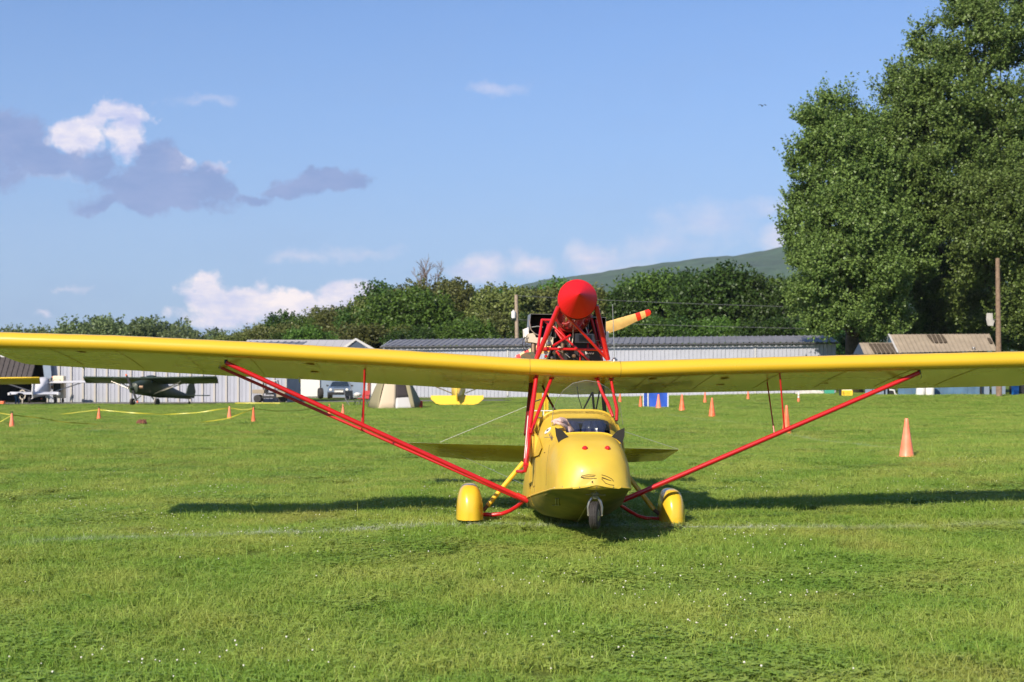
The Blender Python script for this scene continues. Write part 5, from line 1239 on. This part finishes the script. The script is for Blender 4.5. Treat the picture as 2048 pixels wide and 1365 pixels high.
protoC['o'] = cone_proto(M['cone']); protoC['p'] = cone_proto(M['cone_pink']); used = set(); CT = {}
for (x, y, h, k, lb, sl_) in cones:
    p = onground(x, y); s = h/F*p.y/1.0
    grp = 'orange cones holding the yellow tape' if x < 700 else 'orange cones on the grass at right'
    if k not in used: used.add(k); o = protoC[k]; o.location = p*U; WP[o.name] = p
    else: o = copy_tree(protoC[k], p)
    o.scale = (s*sl_, s*sl_, s); o.rotation_euler.z = rnd.random()*1.2; o['label'] = lb; o['category'] = 'traffic cone'; o['group'] = grp; CT[x] = p+V(0, 0, s)
p = onground(1597, 806); s = 22/F*p.y
t = thing('striped_cone', p, 'slim orange cone with two white bands under the right wing', 'traffic cone', 'orange cones on the grass at right')
b = MB(); b.lathe(p, (0, 0, 1), [(.12*s, .02), (.10*s, .3*s), (.085*s, .45*s)], 14); b.build('lower_body', M['cone'], t)
b = MB(); b.lathe(p+V(0, 0, .45*s), (0, 0, 1), [(.086*s, 0), (.075*s, .2*s)], 14); b.build('white_band', M['white'], t)
b = MB(); b.lathe(p+V(0, 0, .65*s), (0, 0, 1), [(.074*s, 0), (.072*s, .06*s)], 14); b.build('orange_band', M['cone'], t)
b = MB(); b.lathe(p+V(0, 0, .71*s), (0, 0, 1), [(.072*s, 0), (.06*s, .27*s), (.03*s, .29*s)], 14); b.build('white_band', M['white'], t)
b = MB(); b.box(p+V(0, 0, .015), (.3*s, .3*s, .03)); b.build('base_plate', M['cone'], t, False)
for x in (24, 198, 507): b = MB(); c = CT[x]; b.tube([c+V(-.02, 0, -.05), c+V(-.025, 0, .05), c+V(.025, 0, .06), c+V(.02, 0, -.03)], .012, 5); tag(b.build('tape_clip', M['black']), {24: 'black clip on top of the far left tape cone', 198: 'black clip on the cone nearest the dark green plane', 507: 'black clip on the right cone of the close pair'}[x], 'clip')
M['tape'] = mat('yellow_caution_tape', (.52, .46, .03), .45, var=.15, vscale=6)
def tape(pts, lb, w=.032, tw=1.5):
    P = [Vector(p) for p in pts]; b = MB(); rings = []
    L_ = []
    for p, q in zip(P, P[1:]):
        for i in range(8): L_.append(p.lerp(q, i/8))
    L_.append(P[-1]); n = len(L_)
    for k in range(2): L_ = [L_[0]]+[(L_[i-1]+L_[i]*2+L_[i+1])/4 for i in range(1, n-1)]+[L_[-1]]
    for i, p in enumerate(L_):
        a = math.sin(i*.23*tw+len(lb))*.9; d = V(0, math.sin(a)*.6, math.cos(a))*w; rings.append([p-d/2, p+d/2])
    b.loft(rings, False); b.m = [0]*len(b.f); tag(b.build('caution_tape', M['tape']), lb, 'tape', 'yellow caution tape lines')
def mid(a, b_, t, y):  # hanging point, at pixel height y, between two anchors
    p = a.lerp(b_, t); px = 1024+p.x/p.y*F; q = at(px, y, p.y); return q
c24, c198, c459, c507, c659, c686 = [CT[x]-V(0, .0, .05) for x in (24, 198, 459, 507, 659, 686)]
tape([at(-60, 818, 50), mid(at(-60, 818, 50), c24, .5, 823), c24], 'tape from the left picture edge to the far left cone')
tape([at(-30, 862, 42), c24], 'short tape slanting up to the far left cone')
g1 = onground(195, 851); tape([c24, mid(c24, g1, .3, 836), mid(c24, g1, .6, 845), g1+V(0, 0, .03)], 'tape drooping from the far left cone down to the grass', w=.04, tw=3)
tape([at(75, 831.5, 56), at(110, 830.5, 55), mid(at(110, 830, 54), c198, .55, 825), c198], 'tape rising to the cone left of the dark green plane')
tape([c198, mid(c198, c459, .25, 826), mid(c198, c459, .5, 829.5), mid(c198, c459, .75, 826), c459], 'long sagging tape in front of the dark green plane')
tape([c459, mid(c459, c507, .5, 820), c507], 'short tape between the close pair of cones')
g2 = onground(400, 848); tape([g2+V(0, 0, .04), mid(g2, c507, .5, 838), c507], 'tape rising from the grass to the right cone of the close pair')
tape([c507, mid(c507, c659, .3, 823), mid(c507, c659, .6, 821.5), c659], 'tape running from the close pair of cones to the wing struts')
g3 = onground(598, 842); tape([g3+V(0, 0, .04), mid(g3, c686, .5, 828), c686], 'tape rising from the grass to the cone before the folding chair')
tape([at(470, 806.5, 76), at(560, 806.5, 76)], 'faint far tape lying along the edge of the taxiway', w=.06)
# clod
p = onground(283, 851); b = MB(); r3 = random.Random(2)
for i in range(14): a = r3.random()*6.28; d = r3.random()*.12; b.lathe(p+V(math.cos(a)*d, math.sin(a)*d, .02), (r3.uniform(-.5, .5), r3.uniform(-.5, .5), 1), [(.03, 0), (.06, .03), (.045, .09), (.01, .12+.06*r3.random())], 6)
tag(b.build('earth_clod', mat('reddish_earth', (.20, .07, .04), .95, var=.4, vscale=20), smooth_=False), 'small reddish brown clod of earth on the grass at left', 'clod', kind='stuff')

# ------------------------------------------------------------------ parked aeroplanes in the background
def light_plane(name, loc, rz, label, mb, mw, mu, span=8.4, length=5.3, wz=1.30, droop=0, endplates=False, trike=False, prop=True, two_tone=None, sc=1.0):
    t = thing(name, (0, 0, 0), label, 'aeroplane')
    tail_z = .38 if not trike else .46; inc = 0 if trike else .30
    def fz(y): s = (y+1.5)/length; return .92+(tail_z-.92)*max(0, s-.25)/.75
    b = MB(); rings = []
    for (y, w, h, dz) in ((-1.62, .10, .10, 0), (-1.55, .26, .26, 0), (-1.0, .34, .36, .02), (-.45, .38, .44, .05), (0, .40, .56, .14), (.7, .37, .52, .12), (1.4, .26, .34, .03), (2.4, .16, .22, 0), (length-1.6, .05, .10, 0)):
        z = fz(y)+dz; rings.append([V(math.copysign(abs(math.cos(a))**.6, math.cos(a))*w, y, z+math.copysign(abs(math.sin(a))**.6, math.sin(a))*h) for a in np.linspace(0, 2*math.pi, 17)[:-1]])
    b.loft(rings, True, True); b.build('fuselage', mb, t)
    for s in (-1, 1):
        b = MB(); rr = []
        for k in range(9):
            u = k/8; x = s*u*span/2; c = 1.22*(1 if u < .9 else math.sqrt(max(.02, 1-((u-.9)/.102)**2))); yc = -.10; z = wz+.06*u
            rr.append([V(x, yc+c*f_, z+dz-inc*f_) for f_, dz in ((-.5, .02), (-.46, .085), (-.2, .13), (.1, .10), (.5, 0), (.1, -.01), (-.4, -.03))])
        b.loft(rr, True, True); w_ = b.build('wing', mw, t)
        for yy in (-.45, .15): b = MB(); b.tube([V(s*.36, -.3, .60), V(s*span*.26, yy, wz)], .028, 6); b.build('wing_strut', mu, t)
        b = MB(); st = []
        for k in range(6):
            u = k/5; c = .62*(1 if u < .5 else math.sqrt(max(.05, 1-((u-.5)/.53)**2))); x = s*u*1.38; y = length-2.25
            st.append([V(x, y, tail_z+.12), V(x, y+.3, tail_z+(.26 if trike else .15)), V(x, y+.3+c*math.cos(droop), tail_z+.12-c*math.sin(droop)), V(x, y+.3, tail_z+.09)])
        b.loft(st, True, True); b.build('tailplane', mw, t)
        if endplates: b = MB(); b.box((s*1.38, length-1.9, tail_z+.14), (.12, .7, .16)); b.build('end_plate', mw, t, False, bevel=.03)
        wy = -.55 if not trike else .25
        b = MB(); b.tube([V(s*.3, wy+.1, .52), V(s*.72, wy, .20)], .035, 6); b.build('gear_leg', mu, t)
        b = MB(); b.lathe(V(s*.75, wy, .20), (1, 0, 0), [(.10, -.06), (.19, -.05), (.20, 0), (.19, .05), (.10, .06)], 14); b.build('wheel', M['rubber'], t)
        b = MB(); b.plate([V(s*.40, -.55, fz(0)+.32), V(s*.40, .25, fz(0)+.36), V(s*.41, .30, fz(0)+.62), V(s*.38, -.35, fz(0)+.62)], .03, V(1, 0, 0)); b.build('side_window', M['glass_dark'], t, False)
    b = MB(); b.plate([V(-.30, -.78, fz(-.7)+.34), V(.30, -.78, fz(-.7)+.34), V(.34, -.42, wz), V(-.34, -.42, wz)], .03, V(0, -1, .8)); b.build('windscreen', M['glass_dark'], t, False)
    y = length-2.1
    b = MB(); b.plate([V(0, y, tail_z+.1), V(0, y+.25, tail_z+.62), V(0, y+.5, tail_z+.84), V(0, y+.85, tail_z+.80), V(0, y+1.0, tail_z+.3), V(0, y+.85, tail_z-.05)], .06, V(1, 0, 0)); b.build('fin', mw, t, False, bevel=.02)
    b = MB(); b.lathe(V(0, length-1.7 if not trike else -1.2, .09 if not trike else .16), (1, 0, 0), [(.03, -.03), (.08 if not trike else .16, -.03), (.08 if not trike else .16, .03), (.03, .03)], 10); b.build('tail_wheel' if not trike else 'front_wheel', M['rubber'], t)
    b = MB(); b.tube([V(0, length-1.8 if not trike else -1.1, tail_z-.05 if not trike else .55), V(0, length-1.7 if not trike else -1.2, .1)], .025, 6); b.build('wheel_leg', mu, t)
    if prop:
        for s in (-1, 1):
            b = MB(); d = V(s*.45, 0, -s*.9).normalized(); e = V(0, 1, 0); pp = V(0, -1.68, fz(-1.5)); q_ = d.cross(e)
            b.plate([pp-q_*.04, pp+d*.5-q_*.07, pp+d*.72-q_*.05, pp+d*.72+q_*.04, pp+d*.5+q_*.05, pp+q_*.04], .03, e); bl = b.build('propeller_blade', M['black'], t, False)
            b = MB(); b.plate([pp+d*.722-q_*.05, pp+d*.80-q_*.03, pp+d*.80+q_*.03, pp+d*.722+q_*.04], .03, e); b.build('blade_tip', M['cone'], bl, False)
        b = MB(); b.lathe(V(0, -1.72, fz(-1.5)), (0, -1, 0), [(.10, -.08), (.09, 0), (.02, .12)], 12); b.build('spinner', mb, t)
        for s in (-1, 1): b = MB(); b.tube([V(s*.2, -1.35, fz(-1.5)+.05), V(s*.42, -1.30, fz(-1.5)+.05)], [.12, .09], 8); b.build('engine_cylinder', M['exhaust'], t)
    t.location = Vector(loc)*U; t.rotation_euler.z = rz; t.scale = (sc, sc, sc); WP[t.name] = Vector(loc); return t
M['olive'] = mat('olive_drab_paint', (.028, .040, .022), .45, var=.2)
M['olive_wing'] = mat('olive_drab_wing', (.035, .05, .03), .35)
M['plane_white'] = mat('white_aircraft_paint', (.62, .61, .62), .35)
M['plane_cream'] = mat('cream_yellow_aircraft_paint', (.72, .47, .04), .35)
p = onground(298, 812); light_plane('military_aeroplane', (at(300, 757, p.y).x, p.y+.2, 0), math.radians(-20), 'dark olive green high-wing taildragger parked facing left before the ribbed hangar', M['olive'], M['olive_wing'], M['metal'], span=8.1, wz=1.26)
p = onground(85, 808); light_plane('white_aeroplane', (at(86, 757, 82).x, 82, 0), math.radians(190), 'white high-wing aeroplane seen from its tail before the open dark hangar bay', M['plane_white'], M['plane_white'], M['plane_white'], span=8.4, wz=1.22, endplates=True, trike=True, sc=.94)
light_plane('yellow_parked_aeroplane', (at(-105, 757, 74).x, 74, 0), math.radians(6), 'yellow high-wing plane at the left edge, only its wing tip and strut showing', M['plane_cream'], M['plane_cream'], M['plane_cream'], span=9.4, wz=1.22)
light_plane('yellow_taildragger', (at(917, 757, 78).x, 78, 0), math.radians(181), 'small yellow taildragger seen from behind, tailplane low over the grass right of the tent', M['plane_cream'], M['plane_cream'], M['plane_cream'], span=8.4, wz=1.35, droop=.85)
# cream cart with a dark window
D = 83; p = at(119, 757, D)
ct = thing('cream_cart', (p.x, D, 0), 'cream upright cart with a dark rounded window just right of the white plane', 'cart')
b = MB(); b.box((p.x, D, .92), (.64, .5, 1.30)); b.build('body', mat('cream_panel', (.66, .56, .38), .5), ct, False, bevel=.04)
b = MB(); b.box((p.x-.06, D-.255, 1.0), (.42, .03, .72)); b.build('window', M['glass_dark'], ct, False, bevel=.06); b = MB(); b.box((p.x-.06, D-.275, 1.24), (.36, .02, .22)); b.build('window_shelf', M['cream'], ct, False)
for s in (-1, 1): b = MB(); b.lathe((p.x+s*.2, D, .14), (1, 0, 0), [(.05, -.04), (.14, -.03), (.14, .03), (.05, .04)], 12); b.build('wheel', M['rubber'], ct)
b = MB(); b.box((at(4, 757, 79).x, 79, .08), (.28, .3, .16)); tag(b.build('orange_block', M['cone'], smooth_=False, bevel=.01), 'orange block on the ground at the left picture edge', 'block')
b = MB(); q = onground(18, 813); b.tube([q, q+V(0, 0, .14)], .015, 5); tag(b.build('ground_stake', M['black']), 'thin dark stake in the grass beside the orange block', 'stake')
# ring on a stand next to the white plane
b = MB(); c = at(45, 790, 80.5); b.tube([c+V(math.cos(a)*.17, 0, math.sin(a)*.26) for a in np.linspace(0, 2*math.pi, 21)], .035, 6); rg = thing('ring_stand', (c.x, 80.5, 0), 'pale hoop on a stand behind the bending person', 'hoop'); b.build('hoop', M['cream'], rg); b = MB(); b.tube([(c.x, 80.5, 0), c-V(0, 0, .26)], .03, 6); b.build('stand', M['cream'], rg)

# person bending, jeans and navy shirt ---------------------------------------------
def person():
    base = onground(34, 811); t = thing('person', base, 'person in blue jeans and navy shirt bending forward beside the white plane', 'person'); k = 1/U
    J = {'pel': (0, 0, .88), 'bel': (.10, 0, 1.0), 'che': (.34, 0, 1.02), 'nek': (.50, 0, .98), 'hd': (.60, 0, .93), 'hd2': (.68, 0, .84),
         'hl': (0, -.10, .84), 'kl': (.06, -.13, .46), 'al': (-.04, -.13, .09), 'fl': (.13, -.14, .04), 'hr': (0, .10, .84), 'kr': (.14, .13, .46), 'ar': (.05, .13, .09), 'fr': (.22, .14, .04),
         'sl': (.42, -.19, .98), 'el': (.46, -.24, .70), 'wl': (.56, -.20, .46), 'sr': (.42, .19, .98), 'er': (.50, .23, .70), 'wr': (.62, .18, .50), 'gl': (.60, -.18, .38), 'gr': (.66, .16, .42)}
    def skin(name, chain, radii, m, parent):
        names = []; [names.append(n) for e in chain for n in e if n not in names]
        me = bpy.data.meshes.new(name); me.from_pydata([Vector(J[n]) for n in names], [(names.index(a), names.index(c)) for a, c in chain], []); me.materials.append(m)
        o = bpy.data.objects.new(name, me); col.objects.link(o); o.parent = parent; C.view_layers[0].objects.active = o
        sk = o.modifiers.new('skin', 'SKIN'); sk.use_smooth_shade = True
        for i, n in enumerate(names): v = me.skin_vertices[0].data[i]; v.radius = (radii[n],)*2; v.use_root = (i == 0)
        s = o.modifiers.new('sub', 'SUBSURF'); s.levels = s.render_levels = 1; return o
    R = {'pel': .14, 'bel': .13, 'che': .15, 'nek': .06, 'hd': .085, 'hd2': .09, 'hl': .10, 'kl': .065, 'al': .045, 'fl': .04, 'hr': .10, 'kr': .065, 'ar': .045, 'fr': .04, 'sl': .07, 'el': .045, 'wl': .032, 'sr': .07, 'er': .045, 'wr': .032, 'gl': .035, 'gr': .035}
    skin('body', [('pel', 'bel'), ('bel', 'che'), ('che', 'nek'), ('nek', 'hd'), ('hd', 'hd2'), ('che', 'sl'), ('sl', 'el'), ('el', 'wl'), ('wl', 'gl'), ('che', 'sr'), ('sr', 'er'), ('er', 'wr'), ('wr', 'gr'), ('pel', 'hl'), ('hl', 'kl'), ('kl', 'al'), ('al', 'fl'), ('pel', 'hr'), ('hr', 'kr'), ('kr', 'ar'), ('ar', 'fr')], R, mat('skin_tone', (.45, .24, .17), .6), t)
    skin('jeans', [('pel', 'hl'), ('hl', 'kl'), ('kl', 'al'), ('pel', 'hr'), ('hr', 'kr'), ('kr', 'ar')], {k_: v*1.22 for k_, v in R.items()}, mat('blue_denim', (.05, .10, .22), .85), t)
    skin('shirt', [('bel', 'che'), ('che', 'nek'), ('che', 'sl'), ('sl', 'el'), ('che', 'sr'), ('sr', 'er'), ('bel', 'pel')], {**{k_: v*1.2 for k_, v in R.items()}, 'nek': .075, 'el': .055, 'er': .055}, mat('navy_shirt', (.015, .02, .05), .9), t)
    b = MB(); b.lathe(V(.63, 0, .93)*k, V(.2, 0, 1), [(.06*k, -.06*k), (.098*k, -.02*k), (.10*k, .03*k), (.06*k, .08*k), (.01, .095*k)], 12); h = b.build('hair', mat('dark_hair', (.03, .02, .015), .7), None); h.parent = t; h.location = V(.63, 0, .90)
    t.rotation_euler.z = math.radians(-25); t.scale = (.72, .72, .72)
person()

# tent --------------------------------------------------------------------------
M['tent_tan'] = mat('tan_tent_cloth', (.50, .40, .28), .85, bump=.3, bscale=3); M['tent_olive'] = mat('olive_tan_tent_cloth', (.24, .21, .12), .85, bump=.3, bscale=3)
M['tent_mesh'] = mat('dark_tent_mesh', (.045, .035, .035), .9); M['tent_white'] = mat('pale_tent_cloth', (.50, .48, .46), .85, bump=.3, bscale=4)
D = 66; tn = thing('tent', at(790, 818, D), 'tan and olive dome tent with a dark mesh door beside the folding chairs', 'tent')
def TP(x, y, d): return at(x, y, d)
def panel(name, pts, m, bulge=.06):
    c0, c1, c2, c3 = [Vector(p) for p in pts]; n_ = (c1-c0).cross(c3-c0).normalized(); n_ = -n_ if n_.y > 0 else n_
    b = MB(); rows = [[c0.lerp(c1, i/6).lerp(c3.lerp(c2, i/6), j/6)+n_*bulge*math.sin(math.pi*j/6)+n_*bulge*.4*math.sin(math.pi*i/6) for i in range(7)] for j in range(7)]
    b.loft(rows, False); o = b.build(name, m, tn); s = o.modifiers.new('solid', 'SOLIDIFY'); s.thickness = .015; return o
top = [TP(768, 742, 66.5), TP(776, 741, 66.2), TP(792, 741, 66.2), TP(800, 741, 66.5), TP(806, 742, 67)]
bt = [TP(735, 814, 67.0), TP(756, 819.5, 65.2), TP(791, 818, 65.3), TP(827, 816, 65.6), TP(846, 813, 67.2)]
panel('side_panel', [bt[0], bt[1], top[1], top[0]], M['tent_olive']); panel('front_panel', [bt[1], bt[2], top[2], top[1]], M['tent_tan'])
dl, dr = bt[2], bt[3]
panel('door_skirt', [dl, dr, dr.lerp(top[3], .28), dl.lerp(top[2], .28)], M['tent_white'], .02); panel('mesh_door', [dl.lerp(top[2], .28), dr.lerp(top[3], .28), dr.lerp(top[3], .85), dl.lerp(top[2], .85)], M['tent_mesh'], .03)
panel('door_header', [dl.lerp(top[2], .85), dr.lerp(top[3], .85), top[3], top[2]], M['tent_olive'], .02)
panel('door_flap', [TP(822, 815, 65.2), TP(830, 815.5, 65.2), TP(817, 757, 65.9), TP(808, 757, 65.9)], M['tent_olive'], .05)
panel('right_panel', [bt[3], bt[4], top[4], top[3]], M['tent_olive']); panel('roof_panel', [top[0], top[4], TP(800, 738, 67.5), TP(775, 738, 67.5)], M['tent_tan'], .05)
b = MB(); b.add([bt[0], TP(752, 812, 69), TP(832, 812, 69), bt[4], TP(800, 738, 67.5), TP(775, 738, 67.5)], [(0, 1, 5), (1, 2, 4, 5), (2, 3, 4)]); b.build('rear_panel', M['tent_olive'], tn, False)
b = MB(); b.box(TP(843, 809, 66.6), (.12, .12, .32)); tag(b.build('red_bag', M['red'], smooth_=False, bevel=.02), 'small red bag against the right foot of the tent', 'bag')
# folding chairs
def chair(x, y, m, label, rz):
    p = onground(x, y); t = thing('folding_chair', (0, 0, 0), label, 'folding chair', 'folding chairs beside the tent')
    b = MB(); b.plate([V(-.22, -.2, .38), V(.22, -.2, .38), V(.20, .18, .34), V(-.20, .18, .34)], .03, V(0, 0, 1)); b.build('seat', m, t)
    b = MB(); b.plate([V(-.22, .18, .34), V(.22, .18, .34), V(.23, .30, .78), V(-.23, .30, .78)], .03, V(0, 1, 0)); b.build('backrest', m, t)
    for s in (-1, 1):
        for (a, c) in (((-.2, 0), (.2, .38)), ((.22, 0), (-.2, .38)), ((.2, .3), (.31, .80)), ((-.2, .38), (-.2, .55))): b = MB(); b.tube([V(s*.24, a[0], a[1]), V(s*.23, c[0], c[1])], .016, 5); b.build('leg', M['grey'], t)
        b = MB(); b.box((s*.25, 0, .55), (.06, .44, .02)); b.build('armrest', m, t, False)
    t.location = p*U; t.rotation_euler.z = rz; WP[t.name] = p; return t
chair(703, 812, mat('dark_chair_cloth', (.02, .025, .028), .8), 'dark grey folding camp chair left of the tent', .7)
chair(727, 812, mat('red_chair_cloth', (.35, .03, .03), .8), 'red folding chair half hidden between the strut and the tent', -.5)
b = MB(); p = onground(714, 797); c = V(at(715, 757, 77).x, 77, .42); b.lathe(c, (0, 0, 1), [(.10, 0), (.20, .05), (.22, .14), (.12, .22), (.02, .25)], 12); tag(b.build('white_sack', mat('white_bag_cloth', (.62, .60, .56), .9, bump=.5)), 'white sack lying on the red camp seat next to the tent', 'bag')
# blue box
D = 68.5; x0, x1, xm = at(1287, 757, D+.9).x, at(1336, 757, D).x, at(1296, 757, D).x; zt = at(1300, 783, D).z
bb = thing('blue_play_box', ((xm+x1)/2, D, 0), 'blue fabric box with white corner poles among the orange cones', 'box')
M['bluefab'] = mat('blue_fabric', (.02, .09, .50), .55, var=.3, vscale=2, bump=.4, bscale=4)
b = MB(); b.loft([[V(xm+(x1-xm)*i/8, D+.03*math.sin(i*1.7+j), zt*j/5) for i in range(9)] for j in range(6)], False); b.build('front_cloth', M['bluefab'], bb)
b = MB(); b.loft([[V(xm+(x0-xm)*i/4, D+.9*i/4+.02*math.sin(i*2+j), zt*j/5) for i in range(5)] for j in range(6)], False); b.build('side_cloth', M['bluefab'], bb)
b = MB(); b.loft([[V(x1+(0)*i/4, D+.9*i/4, zt*j/5) for i in range(5)] for j in range(6)], False); b.build('side_cloth', M['bluefab'], bb)
b = MB(); b.add([V(xm, D, zt), V(x1, D, zt), V(x1, D+.9, zt), V(x0, D+.9, zt)], [(0, 1, 2, 3)]); b.build('top_cloth', M['bluefab'], bb, False)
for x, y in ((xm, D-.02), (x1, D-.02), (x0, D+.9), (x1+.02, D+.9)): b = MB(); b.tube([V(x, y, 0), V(x, y, zt+.03)], .032, 6); b.build('corner_pole', M['white'], bb)
# SUV and utility cart -----------------------------------------------------------
M['car'] = mat('dark_blue_grey_car_paint', (.10, .14, .20), .3, coat=.6)
def suv():
    D = 99; c = at(674, 757, D); t = thing('parked_car', (0, 0, 0), 'dark blue-grey off-road car facing the camera between the wing struts', 'car'); w = .78
    prof = [(-1.9, .38, .72), (-1.95, .45, .80), (-1.85, .78, .84), (-.85, .88, .86), (-.30, 1.28, .68), (1.3, 1.32, .66), (1.85, .95, .80), (1.9, .4, .78)]
    b = MB(); rings = []
    for (y, zt_, k) in prof: hw = w*.98; ww = w*(k if zt_ > 1 else .98); rings.append([V(-hw, y, .32), V(-hw, y, min(zt_, .84)), V(-ww, y, zt_), V(-ww*.5, y, zt_+.03), V(ww*.5, y, zt_+.03), V(ww, y, zt_), V(hw, y, min(zt_, .84)), V(hw, y, .32)])
    b.loft(rings, True, True); b.build('body', M['car'], t, bevel=.02)
    b = MB(); b.plate([V(-.66, -.84, .92), V(.66, -.84, .92), V(.52, -.34, 1.27), V(-.52, -.34, 1.27)], .03, V(0, -1, 1)); b.build('windscreen', M['glass_dark'], t, False)
    b = MB(); b.box((0, -1.97, .40), (1.5, .12, .22)); b.build('bumper', M['black'], t, False, bevel=.02)
    b = MB(); b.box((0, -1.93, .66), (.72, .06, .15)); b.build('grille', M['metal'], t, False, bevel=.01)
    b = MB(); b.box((0, -2.04, .56), (.60, .02, .13)); b.build('number_plate', M['white'], t, False)
    for s in (-1, 1):
        b = MB(); b.lathe((s*.56, -1.92, .68), (0, -1, 0), [(.10, 0), (.10, .04), (.03, .06)], 12); b.build('headlight', M['white'], t)
        b = MB(); b.box((s*.86, -.75, .98), (.16, .08, .11)); b.build('mirror', M['black'], t, False, bevel=.01)
        for y in (-1.25, 1.25):
            b = MB(); b.lathe((s*.72, y, .30), (1, 0, 0), [(.14, -.10), (.29, -.10), (.30, 0), (.29, .10), (.14, .10)], 16); wh = b.build('wheel', M['rubber'], t)
    t.location = V(c.x, D+1.9, 0)*U; t.rotation_euler.z = math.radians(4); t.scale = (1, 1, .93)
suv()
b = MB(); c = at(641, 757, 98); b.lathe(V(c.x, 98, .40), (1, .35, 0), [(.16, -.16), (.36, -.15), (.40, 0), (.36, .15), (.16, .16)], 14); tag(b.build('spare_tyre', M['rubber']), 'large black tyre standing left of the dark blue-grey car', 'tyre')
def utv():
    D = 83.9; c = at(541, 757, D); t = thing('utility_buggy', (0, 0, 0), 'tan two-seat utility buggy seen from the side behind the left wing struts', 'buggy')
    M['utv'] = mat('dusty_tan_paint', (.30, .24, .17), .6)
    b = MB(); b.box((-.72, 0, .72), (.78, .95, .26)); b.build('cargo_bed', M['utv'], t, False, bevel=.02)
    b = MB(); b.plate([V(.55, -.45, .35), V(1.05, -.45, .40), V(1.1, -.45, .66), V(.62, -.45, .82), V(.5, -.45, .6)], .9, V(0, 1, 0)); b.build('bonnet', M['utv'], t, False, bevel=.02)
    b = MB(); b.box((.1, 0, .36), (1.2, .85, .14)); b.build('chassis', M['black'], t, False)
    b = MB(); b.box((-.05, 0, .58), (.42, .8, .14)); b.box((-.25, 0, .80), (.12, .8, .42)); b.build('seat', M['black'], t, False, bevel=.02)
    b = MB(); b.box((.02, 0, 1.42), (.95, .9, .06)); b.build('roof', M['tent_white'], t, False, bevel=.02)
    b = MB(); b.box((-.32, .0, 1.12), (.03, .84, .50)); b.build('rear_screen', M['white'], t, False)
    for s in (-1, 1):
        for pts in (([V(-.36, s*.42, .6), V(-.36, s*.42, 1.4)]), ([V(.62, s*.42, .8), V(.42, s*.42, 1.4)])): b = MB(); b.tube(pts, .028, 6); b.build('roll_bar', M['black'], t)
        for x in (-.78, .80): b = MB(); b.lathe((x, s*.42, .26), (0, 1, 0), [(.11, -.10), (.24, -.10), (.26, 0), (.24, .10), (.11, .10)], 16); wh = b.build('wheel', M['rubber'], t); b = MB(); b.lathe((x, s*.42, .26), (0, 1, 0), [(.10, -.09), (.12, -.07), (.12, .07), (.10, .09)], 12); b.build('rim', M['utv'], wh)
    t.location = V(c.x, D, 0)*U; t.scale = (.9, .9, .9)
utv()
